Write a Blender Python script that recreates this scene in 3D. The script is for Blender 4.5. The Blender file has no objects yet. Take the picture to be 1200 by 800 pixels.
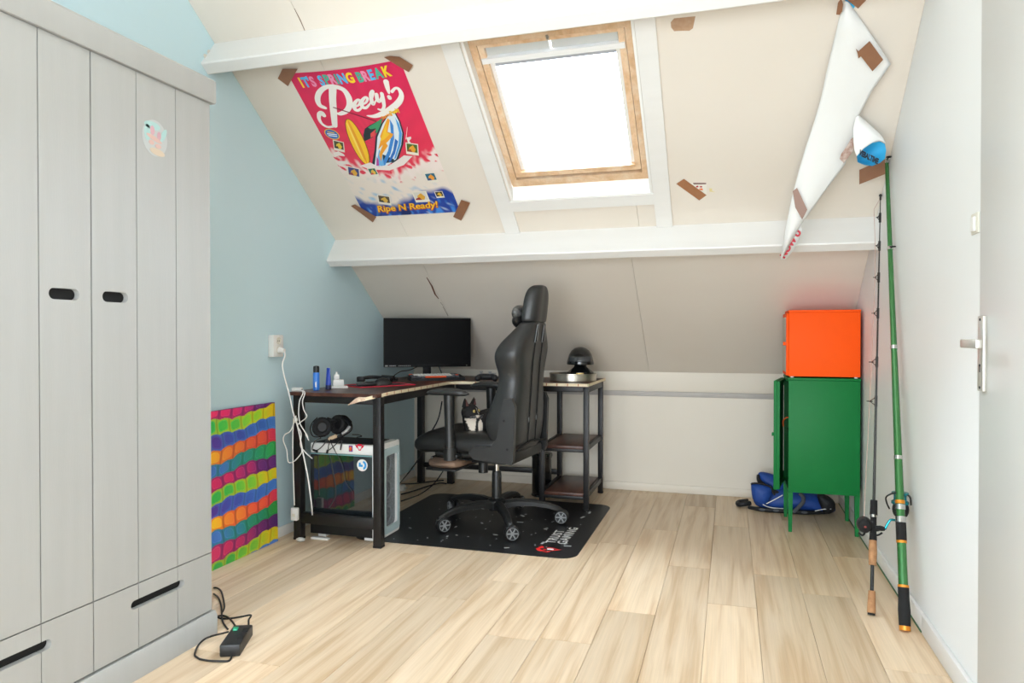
import bpy, bmesh, math, random
import numpy as np
from mathutils import Vector, Matrix, Euler
from mathutils.geometry import tessellate_polygon

S = 0.92                       # drawing units to metres
scene = bpy.context.scene
COL = scene.collection
R = math.radians
random.seed(7)

# ------------------------------------------------------------------ camera
FOC, YAW, PITCH, EYE = 836.0, R(17.0), R(0.58), 1.15
_c, _s = math.cos(YAW), math.sin(YAW)
_r = Vector((_c, _s, 0)); _f0 = Vector((-_s, _c, 0)); _z = Vector((0, 0, 1))
_f = _f0*math.cos(PITCH) - _z*math.sin(PITCH)
_u = _z*math.cos(PITCH) + _f0*math.sin(PITCH)
CAMPOS = Vector((0, 0, EYE))
cd = bpy.data.cameras.new('camera'); cam = bpy.data.objects.new('camera', cd); COL.objects.link(cam)
cd.sensor_width = 36; cd.lens = 36*FOC/1200; cd.clip_start = 0.02
mm = Matrix(((_r.x, _u.x, -_f.x), (_r.y, _u.y, -_f.y), (_r.z, _u.z, -_f.z))).to_4x4()
mm.translation = CAMPOS*S
cam.matrix_world = mm
scene.camera = cam

# ------------------------------------------------------------------ sky, lights, exposure
world = bpy.data.worlds.new('overcast_sky'); scene.world = world; world.use_nodes = True
bg = world.node_tree.nodes['Background']
bg.inputs['Color'].default_value = (0.88, 0.97, 1.12, 1); bg.inputs['Strength'].default_value = 35.0

def area(name, loc, target, sx, sy, power, col):
    l = bpy.data.lights.new(name, 'AREA'); l.shape = 'RECTANGLE'; l.size = sx*S; l.size_y = sy*S
    l.energy = power; l.color = col
    o = bpy.data.objects.new(name, l); COL.objects.link(o); o.location = Vector(loc)*S
    d = Vector(target) - Vector(loc); o.rotation_euler = d.to_track_quat('-Z', 'Y').to_euler()
    return o
area('rear_window_light', (-0.86, -1.5, 1.0), (-0.86, 4.0, 1.1), 3.0, 1.9, 118, (0.92, 1.0, 1.11))
area('ceiling_fill_light', (-0.75, 1.3, 2.74), (-0.75, 1.5, 0.0), 1.8, 1.5, 12, (0.92, 1.0, 1.08))  # added overhead fill that lifts the room, no lamp hangs here
vs = scene.view_settings
vs.view_transform = 'Standard'; vs.look = 'None'; vs.gamma = 1.0; vs.use_curve_mapping = False
vs.exposure = 0.0

# ------------------------------------------------------------------ helpers
def lin(h):
    if isinstance(h, str):
        h = h.lstrip('#'); c = [int(h[i:i+2], 16)/255 for i in (0, 2, 4)]
    else: c = h
    return tuple((x/12.92 if x <= 0.04045 else ((x+0.055)/1.055)**2.4) for x in c)

MATS = {}
def mat(name, col, rough=0.5, metal=0.0, spec=0.5, var=None, bump=None, coat=0.0, stretch=None, alpha=None):
    """procedural principled material; var=(scale, amount, second colour), bump=(scale, strength)"""
    if name in MATS: return MATS[name]
    m = bpy.data.materials.new(name); m.use_nodes = True; MATS[name] = m
    nt = m.node_tree; b = nt.nodes['Principled BSDF']
    c = lin(col)
    b.inputs['Base Color'].default_value = (*c, 1); b.inputs['Roughness'].default_value = rough
    b.inputs['Metallic'].default_value = metal; b.inputs['Specular IOR Level'].default_value = spec
    b.inputs['Coat Weight'].default_value = coat
    tc = nt.nodes.new('ShaderNodeTexCoord'); mp = nt.nodes.new('ShaderNodeMapping')
    nt.links.new(tc.outputs['Object'], mp.inputs['Vector'])
    if stretch: mp.inputs['Scale'].default_value = stretch
    if var:
        n = nt.nodes.new('ShaderNodeTexNoise'); n.inputs['Scale'].default_value = var[0]; n.inputs['Detail'].default_value = 5
        nt.links.new(mp.outputs[0], n.inputs['Vector'])
        mx = nt.nodes.new('ShaderNodeMix'); mx.data_type = 'RGBA'
        mr = nt.nodes.new('ShaderNodeMapRange'); mr.inputs[1].default_value = 0.35; mr.inputs[2].default_value = 0.7
        mr.inputs[3].default_value = 0; mr.inputs[4].default_value = var[1]
        nt.links.new(n.outputs['Fac'], mr.inputs[0]); nt.links.new(mr.outputs[0], mx.inputs['Factor'])
        mx.inputs['A'].default_value = (*c, 1); mx.inputs['B'].default_value = (*lin(var[2]), 1)
        nt.links.new(mx.outputs['Result'], b.inputs['Base Color'])
    if bump:
        n2 = nt.nodes.new('ShaderNodeTexNoise'); n2.inputs['Scale'].default_value = bump[0]; n2.inputs['Detail'].default_value = 4
        nt.links.new(mp.outputs[0], n2.inputs['Vector'])
        bp = nt.nodes.new('ShaderNodeBump'); bp.inputs['Strength'].default_value = bump[1]; bp.inputs['Distance'].default_value = 0.004
        nt.links.new(n2.outputs['Fac'], bp.inputs['Height']); nt.links.new(bp.outputs[0], b.inputs['Normal'])
    return m

def catmull(pts, n=6, closed=False):
    P = [Vector(p) for p in pts]; out = []; L = len(P)
    rng = range(L if closed else L-1)
    for i in rng:
        if closed: p0, p1, p2, p3 = P[i-1], P[i], P[(i+1) % L], P[(i+2) % L]
        else: p0, p1, p2, p3 = P[max(i-1, 0)], P[i], P[i+1], P[min(i+2, L-1)]
        for k in range(n):
            t = k/n
            out.append(0.5*((2*p1)+(p2-p0)*t+(2*p0-5*p1+4*p2-p3)*t*t+(3*p1-p0-3*p2+p3)*t**3))
    if not closed: out.append(P[-1])
    return out

class MB:
    def __init__(s, M=None): s.v = []; s.f = []; s.m = []; s.M = M or Matrix.Identity(4)
    def add(s, vs, fs, mi=0, M=None):
        o = len(s.v); T = s.M @ M if M is not None else s.M
        s.v += [T @ Vector(p) for p in vs]; s.f += [tuple(i+o for i in f) for f in fs]; s.m += [mi]*len(fs); return s
    def box(s, x0, x1, y0, y1, z0, z1, bev=0.0, mi=0, M=None, seg=2):
        if bev <= 0:
            vs = [(x, y, z) for z in (z0, z1) for y in (y0, y1) for x in (x0, x1)]
            return s.add(vs, [(0, 2, 3, 1), (4, 5, 7, 6), (0, 1, 5, 4), (2, 6, 7, 3), (0, 4, 6, 2), (1, 3, 7, 5)], mi, M)
        bm = bmesh.new(); bmesh.ops.create_cube(bm, size=1)
        for v in bm.verts: v.co = ((x0+x1)/2+v.co.x*(x1-x0), (y0+y1)/2+v.co.y*(y1-y0), (z0+z1)/2+v.co.z*(z1-z0))
        bmesh.ops.bevel(bm, geom=bm.edges[:], offset=bev, segments=seg, profile=0.5, affect='EDGES')
        bm.verts.index_update()
        vs = [v.co.copy() for v in bm.verts]; fs = [tuple(v.index for v in f.verts) for f in bm.faces]; bm.free()
        return s.add(vs, fs, mi, M)
    def bar(s, a, b, w, h, up=(0, 0, 1), bev=0.0, mi=0):
        a, b = Vector(a), Vector(b); d = (b-a); L = d.length; d.normalize(); u = Vector(up)
        x = d.cross(u)
        if x.length < 1e-4: x = d.cross(Vector((0, 1, 0)))
        x.normalize(); u = x.cross(d)
        T = Matrix(((d.x, x.x, u.x, a.x), (d.y, x.y, u.y, a.y), (d.z, x.z, u.z, a.z), (0, 0, 0, 1)))
        return s.box(0, L, -w/2, w/2, -h/2, h/2, bev, mi, T)
    def tube(s, pts, r, n=8, closed=False, res=0, mi=0, caps=True):
        P = [Vector(p) for p in pts]
        rad = list(r) if isinstance(r, (list, tuple)) else [r]*len(P)
        if res:
            Q = catmull(P, res, closed); m = len(P)
            rr = []
            for i in range(len(Q)):
                t = i/res; k = int(t); fr = t-k
                rr.append(rad[k % m]*(1-fr)+rad[min(k+1, m-1) if not closed else (k+1) % m]*fr)
            P, rad = Q, rr
        L = len(P); vs = []; fs = []
        T = []
        for i in range(L):
            if closed: t = P[(i+1) % L]-P[i-1]
            else: t = P[min(i+1, L-1)]-P[max(i-1, 0)]
            T.append(t.normalized() if t.length > 1e-9 else Vector((0, 0, 1)))
        ref = Vector((0, 0, 1)) if abs(T[0].z) < 0.9 else Vector((1, 0, 0))
        x = T[0].cross(ref).normalized()
        for i in range(L):
            x = (x - T[i]*x.dot(T[i]))
            x = x.normalized() if x.length > 1e-6 else T[i].orthogonal().normalized()
            y = T[i].cross(x)
            for k in range(n):
                a = 2*math.pi*k/n; vs.append(P[i]+(x*math.cos(a)+y*math.sin(a))*rad[i])
        for i in range(L if closed else L-1):
            j = (i+1) % L
            for k in range(n): fs.append((i*n+k, i*n+(k+1) % n, j*n+(k+1) % n, j*n+k))
        if caps and not closed:
            fs.append(tuple(range(n))[::-1]); fs.append(tuple((L-1)*n+k for k in range(n)))
        return s.add(vs, fs, mi)
    def lathe(s, prof, n=24, M=None, mi=0):
        vs = []; fs = []; L = len(prof)
        for (r, z) in prof:
            for k in range(n):
                a = 2*math.pi*k/n; vs.append((r*math.cos(a), r*math.sin(a), z))
        for i in range(L-1):
            for k in range(n): fs.append((i*n+k, i*n+(k+1) % n, (i+1)*n+(k+1) % n, (i+1)*n+k))
        ring_ = (abs(prof[0][0]-prof[-1][0])+abs(prof[0][1]-prof[-1][1])) < 1e-6
        if prof[0][0] > 1e-6 and not ring_: fs.append(tuple(range(n))[::-1])
        if prof[-1][0] > 1e-6 and not ring_: fs.append(tuple((L-1)*n+k for k in range(n)))
        return s.add(vs, fs, mi, M)
    def cyl(s, a, b, r0, r1=None, n=16, mi=0):
        return s.tube([a, b], [r0, r0 if r1 is None else r1], n, mi=mi)
    def ell(s, c, r, n=16, k=10, M=None, mi=0):
        T = Matrix.Translation(c); T = T @ M if M is not None else T
        prof = [(math.sin(math.pi*i/k), -math.cos(math.pi*i/k)) for i in range(k+1)]
        prof[0] = (1e-4, -1); prof[-1] = (1e-4, 1)
        return s.lathe(prof, n, T @ Matrix.Diagonal((r[0], r[1], r[2], 1)), mi)
    def loft(s, rings, caps=True, mi=0, closed=True):
        n = len(rings[0]); vs = [p for r in rings for p in r]; fs = []
        for i in range(len(rings)-1):
            for k in range(n if closed else n-1): fs.append((i*n+k, i*n+(k+1) % n, (i+1)*n+(k+1) % n, (i+1)*n+k))
        if caps and closed: fs.append(tuple(range(n))[::-1]); fs.append(tuple((len(rings)-1)*n+k for k in range(n)))
        return s.add(vs, fs, mi)
    def prism(s, loops, t0, t1, fn=lambda x, y, t: (x, y, t), mi=0):
        """flat polygon (first loop outer, others holes) given thickness"""
        flat = [p for l in loops for p in l]; N = len(flat)
        tri = tessellate_polygon([[Vector((p[0], p[1], 0)) for p in l] for l in loops])
        vs = [fn(p[0], p[1], t0) for p in flat]+[fn(p[0], p[1], t1) for p in flat]
        fs = []
        def sgn(t): a, b, c = [flat[i] for i in t]; return (b[0]-a[0])*(c[1]-a[1])-(b[1]-a[1])*(c[0]-a[0])
        for t in tri:
            if abs(sgn(t)) < 1e-14: continue
            q = t if sgn(t) > 0 else t[::-1]
            fs.append(tuple(i+N for i in q)); fs.append(tuple(q[::-1]))
        o = 0
        for l in loops:
            n = len(l)
            for i in range(n): fs.append((o+i, o+(i+1) % n, o+(i+1) % n+N, o+i+N))
            o += n
        return s.add(vs, fs, mi)
    def grid(s, fn, nu, nv, mi=0, thick=None):
        vs = [fn(i/nu, j/nv) for j in range(nv+1) for i in range(nu+1)]
        fs = [(j*(nu+1)+i, j*(nu+1)+i+1, (j+1)*(nu+1)+i+1, (j+1)*(nu+1)+i) for j in range(nv) for i in range(nu)]
        return s.add(vs, fs, mi)

WLOC = {}; WROT = {}
def wloc(o): return WLOC.get(o.name, Vector((0, 0, 0)))
def props(o, label=None, cat=None, group=None, kind=None):
    if label: o['label'] = label
    if cat: o['category'] = cat
    if group: o['group'] = group
    if kind: o['kind'] = kind
    return o
def thing(name, label, cat, loc=(0, 0, 0), rz=0.0, group=None):
    o = bpy.data.objects.new(name, None); COL.objects.link(o)
    o.empty_display_size = 0.05; o.location = Vector(loc)*S; o.rotation_euler = (0, 0, rz)
    WLOC[o.name] = Vector(loc); WROT[o.name] = rz
    return props(o, label, cat, group)
def part(name, mb, m, parent=None, local=False, label=None, cat=None, group=None, kind=None, sub=0, sharp=35, solid=0.0, col=None, fix=True):
    me = bpy.data.meshes.new(name); off = Vector((0, 0, 0))
    if parent is not None and not local: off = wloc(parent)
    base = Vector((0, 0, 0))
    if parent is None:      # origin at the base centre of a top-level mesh
        xs = [p.x for p in mb.v]; ys = [p.y for p in mb.v]; zs = [p.z for p in mb.v]
        base = Vector(((min(xs)+max(xs))/2, (min(ys)+max(ys))/2, min(zs)))
    rz_ = WROT.get(parent.name, 0.0) if parent is not None and not local else 0.0
    Mi = Matrix.Rotation(-rz_, 3, 'Z')
    me.from_pydata([(Mi @ (p-off-base))*S for p in mb.v], [], mb.f)
    ml = m if isinstance(m, (list, tuple)) else [m]
    for q in ml: me.materials.append(q)
    if len(ml) > 1: me.polygons.foreach_set('material_index', mb.m)
    me.validate()
    if fix:
        bm = bmesh.new(); bm.from_mesh(me); bmesh.ops.recalc_face_normals(bm, faces=bm.faces); bm.to_mesh(me); bm.free()
    me.polygons.foreach_set('use_smooth', [True]*len(me.polygons))
    if sharp: me.set_sharp_from_angle(angle=R(sharp))
    if col is not None:
        a = me.color_attributes.new('print', 'FLOAT_COLOR', 'POINT'); a.data.foreach_set('color', np.asarray(col, np.float32).ravel())
    o = bpy.data.objects.new(name, me); COL.objects.link(o)
    if parent is not None: o.parent = parent; WLOC[o.name] = WLOC.get(parent.name, Vector((0, 0, 0))); WROT[o.name] = WROT.get(parent.name, 0.0)
    else: o.location = base*S; WLOC[o.name] = base
    if sub:
        md = o.modifiers.new('subdivision', 'SUBSURF'); md.levels = sub; md.render_levels = sub
    if solid:
        md = o.modifiers.new('thickness', 'SOLIDIFY'); md.thickness = solid*S; md.offset = 0
    return props(o, label, cat, group, kind)
def struct(name, mb, m, **k):
    return part(name, mb, m, kind='structure', **k)

def text_geo(body, size=1.0, bold=0.0, align='LEFT', spacing=1.0, shear=0.0):
    cu = bpy.data.curves.new('lettering', 'FONT'); cu.body = body; cu.size = size; cu.offset = bold
    cu.align_x = align; cu.space_character = spacing; cu.shear = shear; cu.fill_mode = 'FRONT'; cu.resolution_u = 3
    o = bpy.data.objects.new('lettering', cu); COL.objects.link(o)
    me = bpy.data.meshes.new_from_object(o.evaluated_get(bpy.context.evaluated_depsgraph_get()))
    vs = [tuple(v.co) for v in me.vertices]; fs = [tuple(p.vertices) for p in me.polygons]
    bpy.data.objects.remove(o); bpy.data.curves.remove(cu); bpy.data.meshes.remove(me)
    return vs, fs

# sight line through a photograph point met with a real plane of the room
def sight(px, py): return _r*((px-600)/FOC) - _u*((py-400)/FOC) + _f
def onplane(px, py, p, n):
    d = sight(px, py); n = Vector(n); t = (Vector(p)-CAMPOS).dot(n)/d.dot(n); return CAMPOS+d*t
def ony(px, py, Y): return onplane(px, py, (0, Y, 0), (0, 1, 0))
def onx(px, py, X): return onplane(px, py, (X, 0, 0), (1, 0, 0))
def onz(px, py, Z): return onplane(px, py, (0, 0, Z), (0, 0, 1))

# room measures
XL, XR, YB, YF, ZC = -2.445, 0.725, 5.29, -1.6, 2.86
Y0, Z0, SL = 2.779, 2.722, 0.738
LS = math.hypot(1, SL); Sd = Vector((0, 1/LS, -SL/LS)); Nd = Vector((0, -SL/LS, -1/LS))   # down-slope and into-room directions
def slope(x, s, o=0.0): return Vector((x, Y0, Z0)) + Sd*s + Nd*o
def slope_z(y): return Z0-SL*(y-Y0)
def to_slope(px, py, o=0.0):
    P = onplane(px, py, slope(0, 0, o), Nd); return (P.x, (P-slope(0, 0, o)).dot(Sd))

# ------------------------------------------------------------------ materials of the room
M_cream = mat('cream_board_paint', '#e6ddd0', 0.55, var=(2.2, 0.35, '#e0d5c5'), bump=(30, 0.06))
M_beam = mat('white_gloss_beam_paint', '#ebe9e4', 0.4, var=(5, 0.3, '#e0ddd6'), stretch=(0.3, 3, 3), bump=(20, 0.06))
M_blue = mat('pale_blue_wall_paint', '#cfe9ef', 0.6, var=(1.5, 0.3, '#c8e4eb'), bump=(40, 0.10))
M_white = mat('white_wall_paint', '#f3f4f2', 0.5, var=(2, 0.3, '#ecedea'), bump=(45, 0.08))
M_knee = mat('cream_wall_paint', '#e9e1d2', 0.5, var=(2, 0.3, '#e3dac9'), bump=(45, 0.08))
M_trim = mat('white_trim_paint', '#efeeea', 0.35)
M_grout = mat('dark_joint', '#8d8778', 0.8)
M_crack = mat('bare_wood_crack', '#6d4227', 0.8)
M_ledge = mat('grey_batten_paint', '#bdb8b2', 0.5, var=(9, 0.4, '#aaa39c'))

def wood(name, c1, c2, c3, rough, gs=(9, 0.8, 9), axis_world=True, coat=0.0, jointvar=0.16):
    m = bpy.data.materials.new(name); m.use_nodes = True; nt = m.node_tree; b = nt.nodes['Principled BSDF']; N = nt.nodes; L = nt.links
    geo = N.new('ShaderNodeNewGeometry') if axis_world else N.new('ShaderNodeTexCoord')
    src = geo.outputs['Position'] if axis_world else geo.outputs['Object']
    oi = N.new('ShaderNodeObjectInfo'); mul = N.new('ShaderNodeMath'); mul.operation = 'MULTIPLY'; mul.inputs[1].default_value = 37.0
    L.new(oi.outputs['Random'], mul.inputs[0])
    add = N.new('ShaderNodeVectorMath'); add.operation = 'ADD'; L.new(src, add.inputs[0]); L.new(mul.outputs[0], add.inputs[1])
    mp = N.new('ShaderNodeMapping'); mp.inputs['Scale'].default_value = gs; L.new(add.outputs[0], mp.inputs['Vector'])
    n1 = N.new('ShaderNodeTexNoise'); n1.inputs['Scale'].default_value = 1.0; n1.inputs['Detail'].default_value = 7; n1.inputs['Distortion'].default_value = 0.7
    L.new(mp.outputs[0], n1.inputs['Vector'])
    cr = N.new('ShaderNodeValToRGB'); e = cr.color_ramp.elements
    e[0].position = 0.32; e[0].color = (*lin(c3), 1); e[1].position = 0.68; e[1].color = (*lin(c1), 1)
    k = e.new(0.5); k.color = (*lin(c2), 1); L.new(n1.outputs['Fac'], cr.inputs[0])
    mp2 = N.new('ShaderNodeMapping'); mp2.inputs['Scale'].default_value = (gs[0]*9, gs[1]*2.2, gs[2]*9); L.new(add.outputs[0], mp2.inputs['Vector'])
    n2 = N.new('ShaderNodeTexNoise'); n2.inputs['Scale'].default_value = 1.0; n2.inputs['Detail'].default_value = 3; L.new(mp2.outputs[0], n2.inputs['Vector'])
    v = N.new('ShaderNodeMapRange'); v.inputs[1].default_value = 0.3; v.inputs[2].default_value = 0.7; v.inputs[3].default_value = 0.93; v.inputs[4].default_value = 1.04; L.new(n2.outputs['Fac'], v.inputs[0])
    v2 = N.new('ShaderNodeMapRange'); v2.inputs[3].default_value = 1-jointvar; v2.inputs[4].default_value = 1.0+jointvar*0.35; L.new(oi.outputs['Random'], v2.inputs[0])
    mm_ = N.new('ShaderNodeMath'); mm_.operation = 'MULTIPLY'; L.new(v.outputs[0], mm_.inputs[0]); L.new(v2.outputs[0], mm_.inputs[1])
    hs = N.new('ShaderNodeHueSaturation'); L.new(cr.outputs[0], hs.inputs['Color']); L.new(mm_.outputs[0], hs.inputs['Value'])
    L.new(hs.outputs[0], b.inputs['Base Color']); b.inputs['Roughness'].default_value = rough; b.inputs['Coat Weight'].default_value = coat
    bp = N.new('ShaderNodeBump'); bp.inputs['Strength'].default_value = 0.05; bp.inputs['Distance'].default_value = 0.002
    L.new(n2.outputs['Fac'], bp.inputs['Height']); L.new(bp.outputs[0], b.inputs['Normal'])
    return m
M_floor = wood('light_oak_laminate', '#ead3b5', '#e3caa9', '#d1b18a', 0.4, gs=(24, 1.3, 24), jointvar=0.2)
M_sash = wood('varnished_pine', '#f3d9ba', '#ecc9a3', '#ddb48a', 0.35, gs=(14, 14, 14))
M_desk = wood('dark_rustic_board', '#6b4535', '#553328', '#38211a', 0.38, gs=(14, 3, 14), jointvar=0.1)

# ------------------------------------------------------------------ floor with its planks
fl = struct('floor', MB().box(XL-0.1, XR+0.1, YF-0.1, YB+0.1, -0.06, -0.0075), mat('plank_joint_tan', '#c2a27a', 0.7))  # base under the planks, a darker tan between the boards
pw = 0.2
rnd = random.Random(3)
for i in range(-1, 17):
    x0 = XL-0.045+i*pw; x1 = min(x0+pw, XR); x0c = max(x0, XL)
    if x1-x0c < 0.02: continue
    y = 0.3-rnd.random()*1.25
    while y < YB:
        y1 = min(y+1.3, YB)
        if y1-y > 0.03:
            part('plank', MB().box(x0c+0.0006, x1-0.0006, y+0.0006, y1-0.0006, -0.0075, 0, 0.0012, seg=1), M_floor, fl)
        y = y1
part('rear_floorboards', MB().box(XL, XR, YF, 0.3, -0.0075, -0.0002), M_floor, fl)

# ------------------------------------------------------------------ walls
def side_profile(x0, x1, m, name):
    prof = [(YF, -0.05), (YB+0.1, -0.05), (YB+0.1, slope_z(YB+0.1)+0.08), (Y0-0.25, slope_z(Y0-0.25)+0.08), (YF, slope_z(Y0-0.25)+0.08)]
    return struct(name, MB().prism([prof], x0, x1, lambda a, b, t: (t, a, b)), m)
side_profile(XL-0.12, XL, M_blue, 'wall_left')
side_profile(XR, XR+0.12, M_white, 'wall_right')
struct('wall_back', MB().box(XL, XR, YB, YB+0.12, -0.05, slope_z(YB)+0.12), M_knee)
struct('wall_front', MB().box(XL, XR, YF-0.12, YF, -0.05, 3.0), M_white)
struct('trim_1', MB().box(XL+0.001, XR-0.001, YB-0.007, YB-0.0005, 0.735, slope_z(YB)+0.028, 0.002), M_knee)          # wall plate board
struct('trim_2', MB().box(XL+0.001, XR-0.001, YB-0.006, YB-0.0005, 0.697, 0.733, 0.0015), M_ledge)         # grey batten
struct('baseboard_back', MB().box(XL+0.001, XR-0.017, YB-0.013, YB-0.0005, 0.0003, 0.058, 0.003), M_knee)
struct('baseboard_left', MB().box(XL+0.0005, XL+0.014, 2.3, YB-0.014, 0.0003, 0.058, 0.003), M_trim)
bb = MB().box(XR-0.0155, XR-0.0005, 3.075, YB-0.014, 0.0003, 0.068, 0.003)
bb.box(XR-0.018, XR-0.0005, 0.4, 3.073, 0.0003, 0.072, 0.003)
br = struct('baseboard_right', bb, M_trim)
part('seal_strip', MB().box(XR-0.019, XR-0.0156, 3.08, YB-0.02, 0.0003, 0.006), mat('green_seal', '#3f6f4a', 0.6), br)

# ------------------------------------------------------------------ sloping ceiling
OX0, OX1, OS0, OS1 = -1.19, -0.40, 0.32, 1.368       # roof-window opening on the slope
SE = (YB-Y0)*LS+0.05; ST = -0.3
def sp(x, s, o): return slope(x, s, o)
outer = [(XL-0.05, ST), (XR+0.05, ST), (XR+0.05, SE), (XL-0.05, SE)]
hole = [(OX0, OS0), (OX1, OS0), (OX1, OS1), (OX0, OS1)]
ce = struct('ceiling', MB().prism([outer, hole], -0.05, -0.0125, sp), M_grout)
def panel(x0, x1, s0, s1, holes=None):
    loop = [(x0+0.001, s0+0.001), (x1-0.001, s0+0.001), (x1-0.001, s1-0.001), (x0+0.001, s1-0.001)]
    return part('panel', MB().prism([loop]+(holes or []), -0.012, 0.0, sp), M_cream, ce)
SB1, SB2 = 0.257, 1.655                               # beam centres down the slope
for s0, s1, js in ((ST, SB1, (-1.93, -0.495)), (SB1, SB2, (-1.93, -0.495)), (SB2, SE-0.045, (-1.92, -0.565))):
    xs = [XL, *js, XR]
    for a, b in zip(xs[:-1], xs[1:]):
        if s0 == SB1 and a == js[0]:       # this panel is cut round the window
            loop = [(a+0.001, s0), (OX0, s0), (OX0, OS1), (b-0.001, OS1), (b-0.001, s1), (a+0.001, s1)]
            part('panel', MB().prism([loop], -0.012, 0, sp), M_cream, ce)
        elif s0 == SB1 and a == js[1]:
            loop = [(OX1, s0), (b-0.001, s0), (b-0.001, s1), (a+0.001, s1), (a+0.001, OS1), (OX1, OS1)]
            part('panel', MB().prism([loop], -0.012, 0, sp), M_cream, ce)
        else: panel(a, b, s0, s1)
# split paint along one joint
ck = MB()
for (pts, w) in (([(345, 10), (352, 24), (358, 38)], 0.004), ([(500, 325), (506, 335), (510, 345), (514, 350)], 0.012), ([(516, 354), (519, 358)], 0.004), ([(519, 359), (525, 370)], 0.006)):
    q = [to_slope(*p, o=0.001) for p in pts]
    L_ = [(x-w*0.5*math.sin(math.pi*(0.15+0.7*i/(len(q)-1))), s) for i, (x, s) in enumerate(q)]
    R_ = [(x+w*0.5*math.sin(math.pi*(0.15+0.7*i/(len(q)-1))), s) for i, (x, s) in enumerate(q)]
    ck.prism([L_+R_[::-1]], 0.0003, 0.0012, sp)
part('split_joint', ck, M_crack, ce, label='brown split in the painted panel joint')
part('flat_ceiling', MB().box(XL-0.05, XR+0.05, YF-0.1, Y0-0.18, ZC, ZC+0.06), M_cream, ce)
def beam(name, s0, w, h):
    q = MB()
    def cs(x): return [slope(x, s0, -0.02), slope(x, s0, h-0.006), slope(x, s0+0.006, h), slope(x, s0+w-0.006, h), slope(x, s0+w, h-0.006), slope(x, s0+w, -0.02)]
    n = 12
    q.loft([[p+Nd*(0.0012*math.sin(i*2.3)) for p in cs(XL-0.01+(XR-XL+0.02)*i/n)] for i in range(n+1)])
    return struct(name, q, M_beam)
b1 = beam('trim_3', 0.225, 0.066, 0.165)
b2 = beam('trim_4', 1.622, 0.062, 0.180)
# flaking plaster at the wall end of the upper beam
pf = MB()
for k, (px, py, r) in enumerate(((241, 66, 0.016), (246, 62, 0.02), (251, 57, 0.014))):
    P = onx(px, py, XL+0.004); pf.ell(P, (0.004, r, r*0.7), 9, 6)
part('plaster_flake', pf, mat('plaster', '#dcd8cd', 0.9, bump=(120, 0.5)), b1)

# ------------------------------------------------------------------ roof window
M_lining = mat('white_reveal_board', '#f2f1ec', 0.4)
w1 = struct('window_1', MB().box(0, 0, 0, 0, 0, 0) if False else (lambda q: (
    q.prism([[(OX0-0.02, OS0-0.02), (OX1+0.02, OS0-0.02), (OX1+0.02, OS1+0.02), (OX0-0.02, OS1+0.02)], hole], -0.24, -0.0505, sp), q)[1])(MB()), M_lining)
lin_ = MB()
lin_.prism([[(OX0-0.001, OS0), (OX0+0.012, OS0), (OX0+0.012, OS1), (OX0-0.001, OS1)]], -0.045, 0.004, sp)
lin_.prism([[(OX1-0.012, OS0), (OX1+0.001, OS0), (OX1+0.001, OS1), (OX1-0.012, OS1)]], -0.045, 0.004, sp)
lin_.loft([[slope(x, OS1+0.001, -0.05), slope(x, OS1-0.056, -0.05), slope(x, OS1-0.056, -0.044), slope(x, OS1-0.002, 0.0035), slope(x, OS1+0.001, 0.0035)] for x in (OX0+0.012, OX1-0.012)])
part('reveal_lining', lin_, M_lining, w1)
cas = [(-1.285, -1.197, 0.292, 1.621), (-0.396, -0.308, 0.292, 1.621), (-1.197, -0.396, 1.37, 1.445)]
for a, b, c, d in cas:
    part('casing_board', MB().prism([[(a, c), (b, c), (b, d), (a, d)]], 0.0003, 0.013, sp), M_beam, w1)
FO0, FO1, FS0, FS1 = OX0+0.013, OX1-0.013, OS0+0.005, OS1-0.058
fr = MB()
fr.prism([[(FO0, FS0), (FO0+0.035, FS0), (FO0+0.035, FS1), (FO0, FS1)]], -0.2, -0.046, sp)
fr.prism([[(FO1-0.035, FS0), (FO1, FS0), (FO1, FS1), (FO1-0.035, FS1)]], -0.2, -0.046, sp)
fr.prism([[(FO0+0.035, FS1-0.045), (FO1-0.035, FS1-0.045), (FO1-0.035, FS1), (FO0+0.035, FS1)]], -0.2, -0.046, sp)
fr.prism([[(FO0+0.035, FS0), (FO1-0.035, FS0), (FO1-0.035, 0.437), (FO0+0.035, 0.437)]], -0.2, -0.046, sp)
part('window_frame', fr, M_sash, w1)
part('gap_shade', MB().prism([[(FO0+0.035, FS1-0.06), (FO1-0.035, FS1-0.06), (FO1-0.035, FS1-0.0455), (FO0+0.035, FS1-0.0455)]], -0.15, -0.075, sp), mat('dark_gap_shade', '#4a4642', 0.6), w1)  # dark strip paints the shade in the gap below the sash
A0, A1, C0, C1 = FO0+0.038, FO1-0.038, 0.44, FS1-0.062
SW = 0.03
sa = MB()
for q in ([(A0, C0), (A0+SW, C0), (A0+SW, C1), (A0, C1)], [(A1-SW, C0), (A1, C0), (A1, C1), (A1-SW, C1)], [(A0+SW, C1-SW*1.1), (A1-SW, C1-SW*1.1), (A1-SW, C1), (A0+SW, C1)], [(A0+SW, C0), (A1-SW, C0), (A1-SW, C0+0.016), (A0+SW, C0+0.016)]):
    sa.prism([q], -0.15, -0.05, sp)
sash = part('window_sash', sa, M_sash, w1)
fp = MB(); mid = (A0+A1)/2
for a, b in ((A0+SW+0.004, mid-0.006), (mid+0.006, A1-SW-0.004)):
    fp.prism([[(a, C0+0.02), (b, C0+0.02), (b, C0+0.062), (a, C0+0.062)]], -0.11, -0.06, sp)
part('ventilation_flap', fp, mat('flap_grey', '#c9cbc8', 0.5), sash)
part('ventilation_bar', MB().prism([[(A0+0.004, C0+0.068), (A1-0.004, C0+0.068), (A1-0.004, C0+0.095), (A0+0.004, C0+0.095)]], -0.1, -0.042, sp), M_trim, sash)
ib = MB()
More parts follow.
